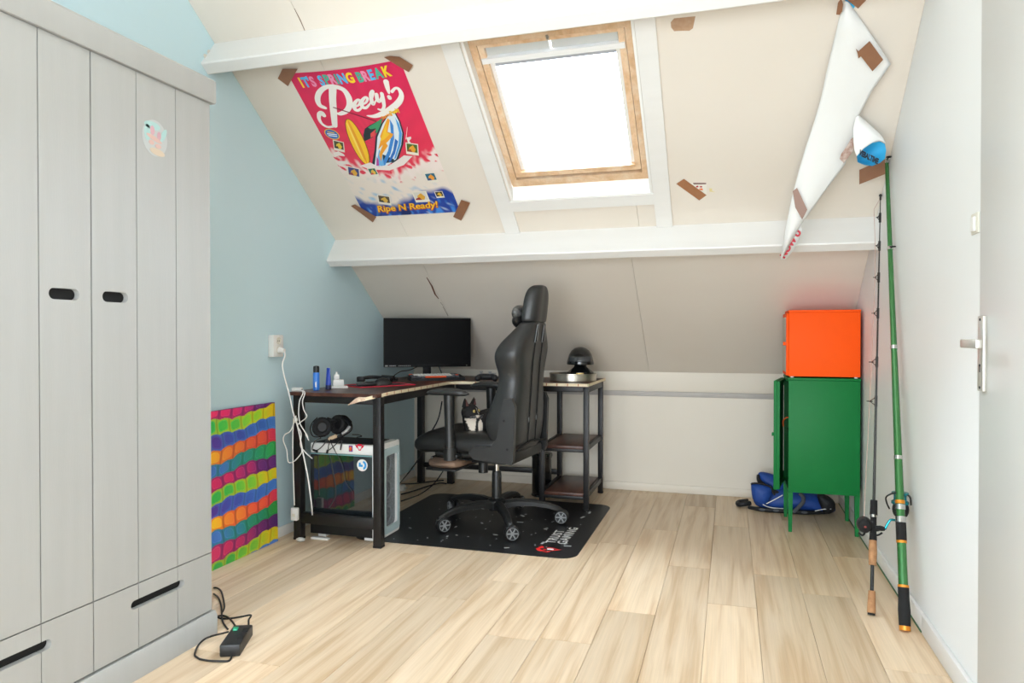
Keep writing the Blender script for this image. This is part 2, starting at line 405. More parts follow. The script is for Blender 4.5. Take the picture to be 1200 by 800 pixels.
ib.prism([[(A0+SW, C0+0.1), (A0+SW+0.022, C0+0.1), (A0+SW+0.022, C1-SW*1.1), (A0+SW, C1-SW*1.1)]], -0.14, -0.075, sp)
ib.prism([[(A1-SW-0.022, C0+0.1), (A1-SW, C0+0.1), (A1-SW, C1-SW*1.1), (A1-SW-0.022, C1-SW*1.1)]], -0.14, -0.075, sp)
part('blind_rail', ib, M_trim, sash)
part('blind_cassette', MB().prism([[(A0+SW+0.022, C0+0.1), (A1-SW-0.022, C0+0.1), (A1-SW-0.022, C0+0.135), (A0+SW+0.022, C0+0.135)]], -0.13, -0.08, sp), mat('blind_grey', '#b8bcc4', 0.5), sash)
gm = bpy.data.materials.new('window_glass'); gm.use_nodes = True; nt = gm.node_tree
nt.nodes.remove(nt.nodes['Principled BSDF'])
tr = nt.nodes.new('ShaderNodeBsdfTransparent'); tr.inputs[0].default_value = (0.97, 0.99, 0.98, 1)
gl = nt.nodes.new('ShaderNodeBsdfGlossy'); gl.inputs['Roughness'].default_value = 0.02
fz = nt.nodes.new('ShaderNodeFresnel'); fz.inputs[0].default_value = 1.45; mxs = nt.nodes.new('ShaderNodeMixShader')
nt.links.new(fz.outputs[0], mxs.inputs[0]); nt.links.new(tr.outputs[0], mxs.inputs[1]); nt.links.new(gl.outputs[0], mxs.inputs[2])
nt.links.new(mxs.outputs[0], nt.nodes['Material Output'].inputs[0])
part('pane', MB().prism([[(A0+SW, C0+0.06), (A1-SW, C0+0.06), (A1-SW, C1-0.02), (A0+SW, C1-0.02)]], -0.125, -0.12, sp), gm, sash)
hk = MB().tube([slope(mid, C0+0.0, -0.05), slope(mid, C0-0.004, -0.03), slope(mid, C0-0.02, -0.03)], 0.006, 8)
part('latch', hk, mat('steel', '#b9b9b6', 0.3, 1.0), sash)

# ------------------------------------------------------------------ door standing open along the right wall
M_door = mat('white_door_lacquer', '#d0cfca', 0.35)
M_alu = mat('satin_aluminium', '#cfccc4', 0.38, 0.65)
d1 = struct('door_1', MB().box(0.66, 0.70, 1.38, 2.268, 0.012, 2.2, 0.003), M_door)
hp = MB().box(0.65, 0.6605, 2.205, 2.25, 0.995, 1.2, 0.003)
h1 = part('handle_plate', hp, M_alu, d1)
part('lever', MB().cyl((0.651, 2.227, 1.125), (0.612, 2.227, 1.125), 0.0095).box(0.604, 0.62, 2.105, 2.238, 1.113, 1.137, 0.004), M_alu, h1)
dk = mat('black_slot', '#1c1b1a', 0.7)
part('keyhole', MB().cyl((0.6505, 2.227, 1.065), (0.6485, 2.227, 1.065), 0.004, n=10).box(0.6485, 0.6505, 2.2255, 2.2285, 1.047, 1.064), dk, h1)
sc = MB()
for z in (1.19, 1.005): sc.cyl((0.6505, 2.227, z), (0.6485, 2.227, z), 0.004, n=10)
part('screw', sc, dk, h1)

# ================================================================== THINGS
# ------------------------------------------------------------------ wardrobe
M_ward = mat('grey_stained_wardrobe', '#a8a8a4', 0.42, var=(4, 0.45, '#a0a09b'), stretch=(6, 6, 0.5), bump=(60, 0.06))
M_wslot = mat('wardrobe_slot_black', '#0d0d0d', 0.8)
WX, WY0, WY1 = -1.9, 1.205, 2.272
wd = thing('wardrobe', 'tall grey two-door wardrobe with slotted doors and drawers along the blue wall', 'wardrobe', (-2.17, 1.74, 0))
cb = MB()
cb.box(XL+0.018, WX-0.024, WY0, WY0+0.02, 0.03, 2.03); cb.box(XL+0.018, WX-0.0225, WY1-0.02, WY1, 0.03, 2.03, 0.0015)
cb.box(XL+0.016, XL+0.03, WY0+0.02, WY1-0.02, 0.03, 2.03); cb.box(XL+0.03, WX-0.05, WY0+0.02, WY1-0.02, 2.0, 2.03); cb.box(XL+0.03, WX-0.05, WY0+0.02, WY1-0.02, 0.07, 0.09)
part('carcass', cb, M_ward, wd)
co = MB().loft([[ (XL+0.016, y, 2.03), (WX+0.012, y, 2.03), (WX+0.016, y, 2.036), (WX+0.016, y, 2.112), (WX+0.006, y, 2.122), (XL+0.016, y, 2.122)] for y in (WY0-0.02, WY1+0.017)])
part('cornice', co, M_ward, wd)
pt = MB().loft([[ (XL+0.016, y, 0.0), (WX+0.016, y, 0.0), (WX+0.016, y, 0.072), (WX+0.006, y, 0.088), (XL+0.016, y, 0.09)] for y in (WY0-0.012, WY1+0.012)])
part('plinth', pt, M_ward, wd)
def stadium(y0, y1, z0, z1, n=8):
    r = (z1-z0)/2; zc = (z0+z1)/2
    return [(y1-r+r*math.cos(a), zc+r*math.sin(a)) for a in [(-math.pi/2)+math.pi*i/n for i in range(n+1)]] + [(y0+r+r*math.cos(a), zc+r*math.sin(a)) for a in [math.pi/2+math.pi*i/n for i in range(n+1)]]
fy = lambda a, b, t: (t, a, b)
for dname, y0, hole_k, sl in (('left', 1.212, 2, (1.595, 1.698)), ('right', 1.742, 0, (1.781, 1.882))):
    P = (2.2735-1.742)/3 if y0 > 1.7 else (1.7405-1.212)/3
    dr = part('door', MB().box(WX-0.045, WX-0.022, y0+0.001, y0+3*P-0.001, 0.318, 2.028), M_ward, wd)
    for k in range(3):
        a, b = y0+k*P+0.0018, y0+(k+1)*P-0.0018
        loop = [(a, 0.316), (b, 0.316), (b, 2.028), (a, 2.028)]
        hs = [stadium(*sl, 1.253, 1.287)] if k == hole_k else []
        part('panel', MB().prism([loop]+hs, WX-0.022, WX, fy), M_ward, dr)
    part('handle_slot', MB().prism([stadium(sl[0]-0.006, sl[1]+0.006, 1.247, 1.293)], WX-0.0221, WX-0.019, fy), M_wslot, dr)
    w0, w1_ = y0, y0+3*P
    dw = part('drawer', MB().box(WX-0.045, WX-0.022, y0+0.001, y0+3*P-0.001, 0.094, 0.312), M_ward, wd)
    sy0, sy1 = (y0+1.5*P-0.121, y0+1.5*P+0.121); z0, z1 = 0.231, 0.261; r = 0.015
    st = stadium(sy0, sy1, z0, z1)
    for k in range(3):
        a, b = y0+k*P+0.0014, y0+(k+1)*P-0.0014; q = MB()
        if k == 0:
            arc = [p for p in st if p[0] <= sy0+r+1e-6]
            q.prism([[(a, 0.095), (b, 0.095), (b, z0)]+arc[::-1]+[(b, z1), (b, 0.312), (a, 0.312)]], WX-0.022, WX, fy)
        elif k == 1:
            q.box(WX-0.022, WX, a, b, 0.095, z0); q.box(WX-0.022, WX, a, b, z1, 0.312)
        else:
            arc = [p for p in st if p[0] >= sy1-r-1e-6]
            q.prism([[(a, 0.095), (b, 0.095), (b, 0.312), (a, 0.312), (a, z1)]+arc[::-1]+[(a, z0)]], WX-0.022, WX, fy)
        part('panel', q, M_ward, dw)
    part('handle_slot', MB().box(WX-0.0221, WX-0.0195, sy0-0.004, sy1+0.004, z0-0.004, z1+0.004), M_wslot, dw)
# faded round sticker
stk = MB(); cY, cZ = 2.0, 1.826
ang = [2*math.pi*i/28 for i in range(28)]
stk.prism([[(cY+0.056*math.cos(a), cZ+0.062*math.sin(a)) for a in ang]], WX+0.0003, WX+0.0009, fy)
bands = [('#d6e6e3', 0), ]
def blob(cy, cz, ry, rz, mi, rot=0.0):
    pts = []
    for a in ang[::2]:
        y, z = ry*math.cos(a), rz*math.sin(a); pts.append((cY+cy+y*math.cos(rot)-z*math.sin(rot), cZ+cz+y*math.sin(rot)+z*math.cos(rot)))
    stk.prism([pts], WX+0.001, WX+0.0014+0.0001*mi, fy, mi)
blob(-0.012, 0.04, 0.036, 0.014, 1); blob(-0.034, 0.012, 0.014, 0.028, 1); blob(0.038, 0.018, 0.01, 0.028, 1, -0.5)
blob(-0.012, 0.024, 0.01, 0.016, 2); blob(0.018, 0.012, 0.009, 0.014, 2)
blob(-0.004, -0.002, 0.036, 0.008, 3, -0.25); blob(-0.016, -0.018, 0.012, 0.008, 3); blob(0.014, -0.025, 0.014, 0.008, 3)
blob(0.01, -0.046, 0.034, 0.012, 4, -0.1)
part('sticker', stk, [mat('sticker_clear', '#b4b7b4', 0.3), mat('sticker_mint', '#a3c4bf', 0.3), mat('sticker_pink', '#c69aa2', 0.3), mat('sticker_peach', '#cba79b', 0.3), mat('sticker_sand', '#c9b79d', 0.3)], wd, label='faded round pastel sticker')

# ------------------------------------------------------------------ painting leaning on the wall
def painting_colours(nu, nv):
    u, v = np.meshgrid(np.linspace(0, 1, nu+1), np.linspace(0, 1, nv+1))
    sh0 = u*6.6
    r = v*11.4 + 0.75*u + 0.12*np.sin(u*7.5+v*9) + 0.06*np.sin(u*13-v*17) + 0.13*np.abs(np.sin(np.pi*(sh0+0.3)))
    row = np.floor(r).astype(int); fy_ = r-row
    H = lambda h: np.array(lin(h))
    pal = [[('#f2456b', '#e8306a', '#d42c6d', '#7d2f7a', '#5a2f7d')], [('#2fae4d', '#35b84a', '#5fc440', '#9fd32c', '#f6c51a')], [('#5a2f8a', '#4a3d9a', '#3a55b0', '#3f6fc6', '#4b85d6')], [('#ffd321', '#ffa02a', '#ff7d38', '#ff5f3e', '#ef3d5a')], [('#3f6ec4', '#4a87d8', '#2f9a9a', '#2aa573', '#3ab04a')]]
    edge = ['#7d2a6e', '#c8d92e', '#4f7fd0', '#e0542e', '#2a8a86']
    edge2 = ['#6d2c72', '#ffd321', '#5b92de', '#e8453f', '#2f9f55']
    out = np.zeros(u.shape+(4,), np.float32); out[..., 3] = 1
    sh = sh0 + 0.3 + 0.18*np.sin(row*2.1) + 0.10*np.sin(v*20)
    cx = np.floor(sh); fx = sh-cx
    d = (np.abs(2*fx-1)**3.2 + np.abs(2*fy_-1)**3.2)**(1/3.2)
    t = np.clip(u+0.06*np.sin(cx*3+row), 0, 0.999)*4
    for k in range(5):
        m = (row+0) % 5 == k
        st = np.array([H(c) for c in pal[k][0]]); i0 = np.floor(t).astype(int); w = (t-i0)[..., None]
        c = st[i0]*(1-w)+st[np.minimum(i0+1, 4)]*w
        e = H(edge[k])*(1-u[..., None])+H(edge2[k])*u[..., None]
        c = c*(1+0.16*np.sin(cx*12.9+row*7.3))[..., None]; ring = np.clip((d-0.72)/0.10, 0, 1)[..., None]; gap = np.clip((np.abs(2*fx-1)-0.86)/0.06, 0, 1)[..., None]*0.6
        inner = np.clip((0.55-d)/0.1, 0, 1)[..., None]*0.25
        cc = c*(1-ring)+(0.45*c+0.55*e)*ring; cc = cc*(1-gap)+cc*0.45*gap; hl = np.clip(1-np.abs(d-0.66)/0.05, 0, 1)[..., None]*0.6; cc = cc*(1-hl)+np.clip(cc*1.6+0.08, 0, 1)*hl; cc = cc*(1-inner)+(cc*1.15+0.02)*inner
        out[m, :3] = cc[m]
    return out.reshape(-1, 4)
def attr_mat(name, rough=0.5, coat=0.0):
    m = bpy.data.materials.new(name); m.use_nodes = True; nt = m.node_tree; b = nt.nodes['Principled BSDF']
    a = nt.nodes.new('ShaderNodeAttribute'); a.attribute_name = 'print'
    nt.links.new(a.outputs['Color'], b.inputs['Base Color']); b.inputs['Roughness'].default_value = rough; b.inputs['Coat Weight'].default_value = coat
    return m
pn = thing('painting', 'colourful canvas of rainbow cell rows leaning on the blue wall', 'painting', (-2.4, 3.1, 0))
PB, PT = Vector((-2.402, 0, 0.001)), Vector((-2.421, 0, 0.772))
def pface(u, v, o): 
    y = 2.80+(3.405-2.80)*u; b = PT.lerp(PB, v); return Vector((b.x+o, y, b.z))
NU, NV = 200, 260
part('canvas_face', MB().grid(lambda u, v: pface(u, v, 0.0005), NU, NV), attr_mat('acrylic_paint', 0.45), pn, col=painting_colours(NU, NV), fix=False, sharp=0)
q = MB(); q.add([pface(0, 0, 0), pface(1, 0, 0), pface(1, 1, 0), pface(0, 1, 0), pface(0, 0, -0.018), pface(1, 0, -0.018), pface(1, 1, -0.018), pface(0, 1, -0.018)], [(0, 1, 2, 3), (7, 6, 5, 4), (0, 4, 5, 1), (1, 5, 6, 2), (2, 6, 7, 3), (3, 7, 4, 0)])
part('stretcher', q, mat('canvas_edge', '#4a3a63', 0.7), pn)

# ------------------------------------------------------------------ wall socket and its white leads
M_pl = mat('white_plastic', '#efeee9', 0.35); M_plg = mat('aged_white_plastic', '#e3dfd0', 0.4)
so = thing('wall_socket', 'white double wall socket on the blue wall above the painting', 'socket', (XL, 3.43, 1.03))
part('housing', MB().box(XL+0.0003, XL+0.038, 3.378, 3.468, 1.024, 1.146, 0.004), M_pl, so)
for z in (1.113, 1.062):
    T = Matrix.Translation((XL+0.0383, 3.423, z)) @ Matrix.Rotation(R(90), 4, 'Y')
    rc = part('socket_ring', MB().lathe([(0.016, 0), (0.021, 0.0), (0.021, 0.003), (0.0185, 0.003), (0.017, 0.0005)], 20, T), M_plg, so)
    if z > 1.1: part('contact_hole', MB().cyl((XL+0.0384, 3.416, z), (XL+0.0392, 3.416, z), 0.003, n=8).cyl((XL+0.0384, 3.430, z), (XL+0.0392, 3.430, z), 0.003, n=8), M_wslot, rc)
wl = thing('white_power_lead', 'white mains lead plugged into wall socket, hanging past the desk leg', 'cable', (-2.34, 3.43, 0.06))
part('plug', MB().cyl((XL+0.042, 3.423, 1.062), (XL+0.075, 3.423, 1.058), 0.0175, 0.012, 14), M_pl, wl)
LY = 3.40
def lead(pts, r=0.0042, parent=None, m=None, name='cord', n=7, **k):
    return part(name, MB().tube(pts, r, n, res=6), m or M_pl, parent, **k)
def Q(px, py, y=LY): return ony(px, py, y)
lead([(XL+0.073, 3.423, 1.058), (XL+0.078, 3.425, 1.03)]+[Q(*p) for p in ((331, 430), (339, 462), (344, 485), (349, 500), (355, 530), (361, 560), (365, 590))]+[Q(366, 603, 3.44)], parent=wl)
part('cable_tie', MB().tube([Q(346, 492)+Vector((0.012*math.cos(a), 0.004*math.sin(a), 0.012*math.sin(a))) for a in [i*math.pi/3 for i in range(6)]], 0.004, 6, closed=True), M_plg, wl)
ch = thing('usb_charger_lead', 'thin white tangled charger lead with a white adapter hanging before the left desk leg', 'cable', (-2.33, 3.40, 0.1))
lead([Q(*p) for p in ((344, 490), (343, 520), (344, 560), (345, 592))], 0.003, ch)
part('adapter', MB().box(-0.02, 0.02, -0.013, 0.013, -0.035, 0.035, 0.005, M=Matrix.Translation(Q(345.5, 602))), M_pl, ch)
part('socket_mark', MB().box(-0.009, 0.009, -0.0142, -0.0133, -0.012, 0.004, M=Matrix.Translation(Q(345.5, 602))), M_plg, ch)
lead([Q(*p) for p in ((347, 487), (341, 504), (334, 509), (332, 516), (336, 527), (338, 541), (345, 540), (353, 531), (354, 526), (360, 532), (366, 537))], 0.003, ch)
lead([Q(*p) for p in ((349, 500), (353, 508), (352, 520), (354, 527))], 0.003, ch)
# ------------------------------------------------------------------ desk
ZT = 0.83; ZU = 0.811
M_steel = mat('black_powder_steel', '#1d1c1c', 0.42, 0.2, var=(30, 0.3, '#2a2928'))
dkt = thing('corner_desk', 'L-shaped desk with worn dark-brown top and black steel frame under the slope', 'desk', (-1.9, 4.5, 0))
ci = [(-1.80+0.10-0.10*math.cos(a), 4.50-0.10+0.10*math.sin(a)) for a in [math.pi/2*i/6 for i in range(7)]]
desk_loop = [(-2.345, 3.425), (-1.80, 3.425)] + ci + [(-0.868, 4.50), (-0.868, 5.165), (-2.345, 5.165)]
part('desktop', MB().prism([desk_loop], ZU, ZT), M_desk, dkt)
lw = 0.046
legs = [(-2.314, 3.479), (-1.811, 3.464), (-2.30, 5.10), (-2.06, 5.12), (-0.895, 4.584), (-0.896, 5.128), (-1.192, 4.584), (-1.2, 5.128)]
for i, (x, y) in enumerate(legs):
    w = lw if i < 4 else 0.034
    lg = part('leg', MB().box(x-w/2, x+w/2, y-w/2, y+w/2, 0.004 if i in (1, 4, 6) else 0.004, ZU-0.0005, 0.002), M_steel, dkt)
    part('foot', MB().box(x-w/2-0.001, x+w/2+0.001, y-w/2-0.001, y+w/2+0.001, 0.0002, 0.012, 0.001), mat('black_rubber', '#141414', 0.8), lg)
def rail(a, b, w=0.03, h=0.04, name='rail'): return part(name, MB().bar(a, b, w, h, bev=0.0015), M_steel, dkt)
zt = ZU-0.021
rail((-2.29, 3.475, zt), (-1.835, 3.468, zt)); rail((-2.29, 3.476, 0.125), (-1.835, 3.467, 0.125), 0.03, 0.06)
rail((-2.314, 3.503, zt), (-2.304, 5.08, zt)); rail((-1.811, 3.49, zt), (-1.83, 4.56, zt))
rail((-1.79, 4.556, zt), (-1.21, 4.582, zt), 0.03, 0.036); rail((-1.175, 4.584, zt), (-0.913, 4.584, zt), 0.03, 0.036)
rail((-0.895, 4.602, zt), (-0.896, 5.11, zt)); rail((-2.27, 5.12, zt), (-0.915, 5.13, zt))
rail((-2.03, 5.125, 0.135), (-1.218, 5.128, 0.135), 0.028, 0.035); rail((-2.28, 5.11, 0.135), (-2.085, 5.12, 0.135), 0.028, 0.035)
for z in (0.42, 0.112):
    part('shelf', MB().box(-1.208, -0.88, 4.57, 5.145, z-0.018, z, 0.001) if False else MB().box(-1.173, -0.914, 4.567, 5.14, z-0.02, z, 0.0015), M_desk, dkt)
    rail((-1.174, 4.584, z-0.031), (-0.913, 4.584, z-0.031), 0.03, 0.02); rail((-0.895, 4.602, z-0.015), (-0.896, 5.11, z-0.015), 0.02, 0.034)
    rail((-1.192, 4.602, z-0.015), (-1.2, 5.11, z-0.015), 0.02, 0.034); rail((-1.182, 5.128, z-0.031), (-0.914, 5.128, z-0.031), 0.03, 0.02)
# led strip along the front edge, its end peeled off
M_led = mat('cream_led_tape', '#e8dcbc', 0.5, var=(60, 0.5, '#d8b98e'))
ls = thing('led_strip', 'cream LED tape stuck along the inner desk edge with a peeling loose end', 'led strip', (-1.8, 4.4, 0.8))
path = [(-0.866, 5.15), (-0.866, 4.505), (-0.872, 4.4975), (-1.69, 4.4975)] + [(x+0.002, y-0.002) for x, y in ci[::-1]] + [(-1.797, 4.28), (-1.797, 4.1), (-1.797, 3.9), (-1.797, 3.7), (-1.797, 3.56)]
pts = [(x, y, ZT-0.006) for x, y in path] + [(-1.80, 3.48, ZT-0.010), (-1.83, 3.42, ZT-0.018), (-1.87, 3.405, ZT-0.028)]
tp = MB(); P_ = [Vector(p) for p in pts]; rings = []
for i, p in enumerate(P_):
    t = (P_[min(i+1, len(P_)-1)]-P_[max(i-1, 0)]); n_ = Vector((t.y, -t.x, 0)).normalized()
    if n_.length < 0.5: n_ = Vector((1, 0, 0))
    hh = 0.009
    rings.append([p+Vector((0, 0, hh))-n_*0.001, p+Vector((0, 0, hh))+n_*0.0022, p-Vector((0, 0, hh))+n_*0.0022, p-Vector((0, 0, hh))-n_*0.001])
tp.loft(rings)
part('tape', tp, M_led, ls)
mk = MB()
for i in range(11):
    x = -0.93-i*0.07; mk.box(x-0.003, x+0.003, 4.4945, 4.4955, ZT-0.014, ZT+0.002)
for i in range(9):
    y = 4.25-i*0.09; mk.box(-1.7950, -1.7942, y-0.003, y+0.003, ZT-0.014, ZT+0.002)
part('led_mark', mk, mat('led_copper', '#b4623a', 0.4), ls, kind='stuff')
e0 = Vector((-1.87, 3.405, ZT-0.028)); fe = MB()
fe.loft([[e0+Vector((0.01, 0, 0.012)), e0+Vector((0.01, -0.003, -0.008)), e0+Vector((0.01, 0.003, -0.008))], [e0+Vector((-0.02, -0.01, 0.014)), e0+Vector((-0.02, -0.014, -0.012)), e0+Vector((-0.02, 0.004, -0.012))], [e0+Vector((-0.04, -0.01, 0.006)), e0+Vector((-0.05, -0.016, -0.022)), e0+Vector((-0.05, 0.002, -0.022))], [e0+Vector((-0.085, -0.014, -0.03)), e0+Vector((-0.087, -0.015, -0.033)), e0+Vector((-0.087, -0.012, -0.033))]])
part('torn_end', fe, mat('torn_tape', '#c9a58c', 0.7, var=(60, 0.8, '#f0e2c8')), ls, label='torn pinkish peeled end')

# ------------------------------------------------------------------ things on the desk
def desk_at(px, py): return onz(px, py, ZT)
def lathe_at(p, prof, n=20): return MB().lathe(prof, n, Matrix.Translation(p))
# spray can
c0 = Vector((-2.255, 3.56, ZT+0.0005))
t = thing('spray_can', 'blue aerosol can with a black cap at the left end of the desk', 'spray can', c0)
part('can', lathe_at(c0, [(0.016, 0), (0.0185, 0.003), (0.0185, 0.098), (0.017, 0.103), (0.012, 0.108)]), mat('can_blue', '#2f7fe0', 0.3, coat=0.4), t)
part('cap', lathe_at(c0, [(0.0172, 0.101), (0.0172, 0.128), (0.0155, 0.138), (0.006, 0.141), (0.0001, 0.141)]), mat('can_cap_black', '#1c2023', 0.3), t)
bnd = MB()
for k in range(6):
    a = R(-75+k*4); bnd.box(-0.001, 0.001, -0.0006, 0.0006, 0.02, 0.045+0.006*(k % 2), M=Matrix.Translation(c0) @ Matrix.Rotation(a, 4, 'Z') @ Matrix.Translation((0.0188, 0, 0)))
part('label_print', bnd, M_pl, t)
# tube standing on its cap
c1 = Vector((-2.235, 3.655, ZT+0.0005))
t = thing('cream_tube', 'dark-blue squeeze tube standing on its cap beside the spray can', 'tube', c1)
part('cap', lathe_at(c1, [(0.015, 0), (0.0165, 0.002), (0.0165, 0.022), (0.0155, 0.024)]), mat('tube_cap', '#0d1c4a', 0.35), t)
rg = []
for i in range(7):
    f = i/6; rx = 0.0168*(1-f)+0.0205*f*0.55+0.0; ry = 0.0168*(1-f)+0.0012*f
    rg.append([c1+Vector((max(rx, 0.009)*math.cos(a), ry*math.sin(a), 0.024+0.1*f)) for a in [2*math.pi*k/16 for k in range(16)]])
part('body', MB().loft(rg), mat('tube_blue', '#173fb0', 0.3, coat=0.3), t)
# white stepped charging dock
c2 = Vector((-2.215, 3.74, ZT+0.0005))
t = thing('white_dock', 'white stepped plastic dock behind the blue tube', 'dock', c2, R(35))
part('base', MB().box(-0.05, 0.05, -0.028, 0.028, 0, 0.014, 0.004), M_pl, t, local=True)
part('body', MB().box(-0.035, 0.028, -0.02, 0.02, 0.0142, 0.052, 0.006).box(-0.03, 0.002, -0.017, 0.017, 0.0522, 0.082, 0.006).cyl((-0.014, 0, 0.08), (-0.014, 0, 0.098), 0.008, 0.006, 12), M_pl, t, local=True)
# white plug-in splitter with leads over the desk edge
c3 = Vector((-2.315, 3.462, ZT+0.0005))
t = thing('usb_hub', 'small white USB charger block on the desk corner with two leads hanging over the edge', 'charger', c3)
part('block', MB().box(c3.x-0.028, c3.x+0.03, c3.y-0.016, c3.y+0.016, c3.z, c3.z+0.022, 0.004), M_pl, t)
part('port', MB().box(c3.x+0.0305, c3.x+0.031, c3.y-0.008, c3.y+0.008, c3.z+0.007, c3.z+0.014), mat('port_grey', '#8f8f8c', 0.5), t)
lead([c3+Vector((-0.005, -0.017, 0.01)), Q(355, 459, 3.415), Q(351, 470), Q(350, 485), Q(352, 497), Q(358, 507), Q(362, 516)], 0.003, t)
lead([c3+Vector((0.006, -0.017, 0.01)), Q(357, 459, 3.415), Q(354.5, 470), Q(356, 480), Q(359.5, 488), Q(353, 494), Q(348, 498)], 0.003, t)
part('plug_tip', MB().cyl(Q(358.5, 508), Q(360.5, 512), 0.006, n=8), M_pl, t)
# mouse mat
mc = Vector((-2.10, 4.02, ZT+0.0005)); T = Matrix.Translation(mc) @ Matrix.Rotation(R(57), 4, 'Z')
t = thing('mouse_mat', 'dark mouse mat with red stitched edge on the left arm of the desk', 'mouse mat', mc, R(57))
part('mat', MB().box(-0.19, 0.19, -0.115, 0.115, 0, 0.0028), mat('mouse_mat_cloth', '#23222a', 0.8, var=(14, 0.7, '#57303b')), t, local=True)
e = MB()
for a in (((-0.192, -0.117), (0.192, -0.117)), ((0.192, -0.117), (0.192, 0.117)), ((0.192, 0.117), (-0.192, 0.117)), ((-0.192, 0.117), (-0.192, -0.117))): e.tube([(*a[0], 0.0025), (*a[1], 0.0025)], 0.0032, 6)
part('stitched_edge', e, mat('red_stitch', '#d2243c', 0.7), t, local=True)
# mouse
mp_ = mc+Vector((0.005, 0.045, 0.0036))
t = thing('computer_mouse', 'black computer mouse resting on the mouse mat', 'mouse', mp_, R(45))
rg = []
for i in range(11):
    f = i/10; x = -0.062+0.124*f; w = 0.033*math.sqrt(max(0.02, 1-abs(2*f-1)**3.2)); h = 0.042*(math.sin(math.pi*min(1, f*0.93+0.05))**0.6)
    rg.append([(x, w*math.cos(a), max(0.0, h*math.sin(a)) if math.sin(a) > 0 else 0.0) for a in [2*math.pi*k/16 for k in range(16)]])
part('shell', MB().loft(rg), mat('mouse_black', '#17181a', 0.35), t, local=True)
part('scroll_wheel', MB().cyl((0.035, -0.004, 0.033), (0.035, 0.004, 0.033), 0.009, n=14), mat('wheel_grey', '#3c3d40', 0.5), t, local=True)
part('side_button', MB().box(-0.01, 0.025, 0.030, 0.0345, 0.018, 0.024, 0.002), mat('wheel_grey', '#3c3d40', 0.5), t, local=True)
# remote next to the mouse
rm_ = mc+Vector((-0.03, -0.105, 0.0036))
t = thing('black_remote', 'small black handheld remote lying on the mouse mat in front of the mouse', 'remote', rm_, R(40))
part('shell', MB().box(-0.06, 0.06, -0.02, 0.02, 0, 0.02, 0.006), mat('mouse_black', '#17181a', 0.35), t, local=True)
bt = MB()
for i in range(4): bt.cyl((-0.035+i*0.022, 0, 0.02), (-0.035+i*0.022, 0, 0.0215), 0.006, n=10)
part('button', bt, mat('wheel_grey', '#3c3d40', 0.5), t, local=True)
# headset-like coil of black kit behind the mouse
gk = Vector((-2.26, 4.34, ZT+0.0005))
t = thing('microphone_arm', 'folded black microphone arm lying on the desk behind the mouse', 'microphone', gk, R(20))
part('arm', MB().tube([(-0.13, 0.0, 0.022), (-0.05, 0.02, 0.03), (0.04, 0.0, 0.024), (0.12, -0.01, 0.018)], 0.012, 8, res=5), M_steel, t, local=True)
part('capsule', MB().cyl((0.02, -0.02, 0.024), (0.1, -0.055, 0.024), 0.023, 0.02, 14), mat('mouse_black', '#17181a', 0.35), t, local=True)
part('clamp', MB().box(-0.15, -0.1, -0.03, 0.03, 0.0, 0.035, 0.004), M_steel, t, local=True)
lead([(0.1, -0.055, 0.02), (0.12, -0.1, 0.006), (0.02, -0.12, 0.005), (-0.08, -0.1, 0.005)], 0.003, t, M_steel, local=True)
# keyboard
kb = Vector((-1.965, 4.615, ZT+0.0005))
t = thing('keyboard', 'mechanical keyboard with white and grey keys and orange accents under the monitor', 'keyboard', kb, R(36))
part('case', MB().loft([[(x, -0.07, 0), (x, 0.07, 0), (x, 0.07, 0.034), (x, -0.07, 0.018)] for x in (-0.19, 0.19)]), mat('kb_black', '#1b1c1f', 0.45), t, local=True)
kw, ko, kg = MB(), MB(), MB()
for r_ in range(5):
    y0 = -0.062+r_*0.0248; zb = 0.018+(y0+0.07)/0.14*0.016+0.0012
    x = -0.182
    widths = [0.0245]*14
    if r_ == 0: widths = [0.03, 0.03, 0.03, 0.15, 0.03, 0.03, 0.03]
    for j, wv in enumerate(widths):
        tgt = ko if (r_ == 0 and wv > 0.1) or (r_ == 4 and j == 0) or (r_ == 2 and j == 13) else (kg if (j in (0, 13, 12) or (r_ == 0) or r_ == 1 and j in (0, 1, 12)) else kw)
        tgt.box(x, x+wv-0.003, y0, y0+0.0215, zb, zb+0.011, 0.002, seg=1); x += wv+0.001*(r_ == 0)
part('white_keys', kw, mat('key_white', '#e6e3dc', 0.5), t, local=True, label='white keycaps', kind='stuff')
part('grey_keys', kg, mat('key_grey', '#55575c', 0.5), t, local=True, label='grey keycaps', kind='stuff')
nk = len(ko.v)//3
for i in range(3):
    k1 = MB(); k1.v = ko.v[i*nk:(i+1)*nk]; nf_ = len(ko.f)//3; k1.f = [tuple(a-i*nk for a in f) for f in ko.f[i*nf_:(i+1)*nf_]]; k1.m = [0]*nf_
    part('orange_key', k1, mat('key_orange', '#ff5a1e', 0.5), t, local=True, label='orange keycap')
# monitor
mo = Vector((-2.02, 4.59, ZT+0.0005)); ya = R(28)
t = thing('monitor', 'black flat-screen monitor switched off in the desk corner', 'monitor', mo, ya)
M_bez = mat('bezel_black', '#0c0c0d', 0.45, spec=0.2)
part('housing', MB().box(-0.303, 0.303, -0.012, 0.02, 0.092, 0.432, 0.004).box(-0.2, 0.2, 0.02, 0.045, 0.14, 0.36, 0.012), M_bez, t, local=True)
part('screen', MB().box(-0.297, 0.297, -0.0132, -0.0121, 0.112, 0.427), mat('screen_off', '#040405', 0.35, spec=0.06), t, local=True)
part('stand_neck', MB().box(-0.028, 0.028, 0.0455, 0.075, 0.008, 0.28, 0.004), M_bez, t, local=True)
part('stand_foot', MB().box(-0.12, 0.12, 0.03, 0.2, 0.0, 0.0095, 0.003), M_bez, t, local=True)
vs_, fs_ = text_geo('MONITOR', 0.01)
lg = MB()
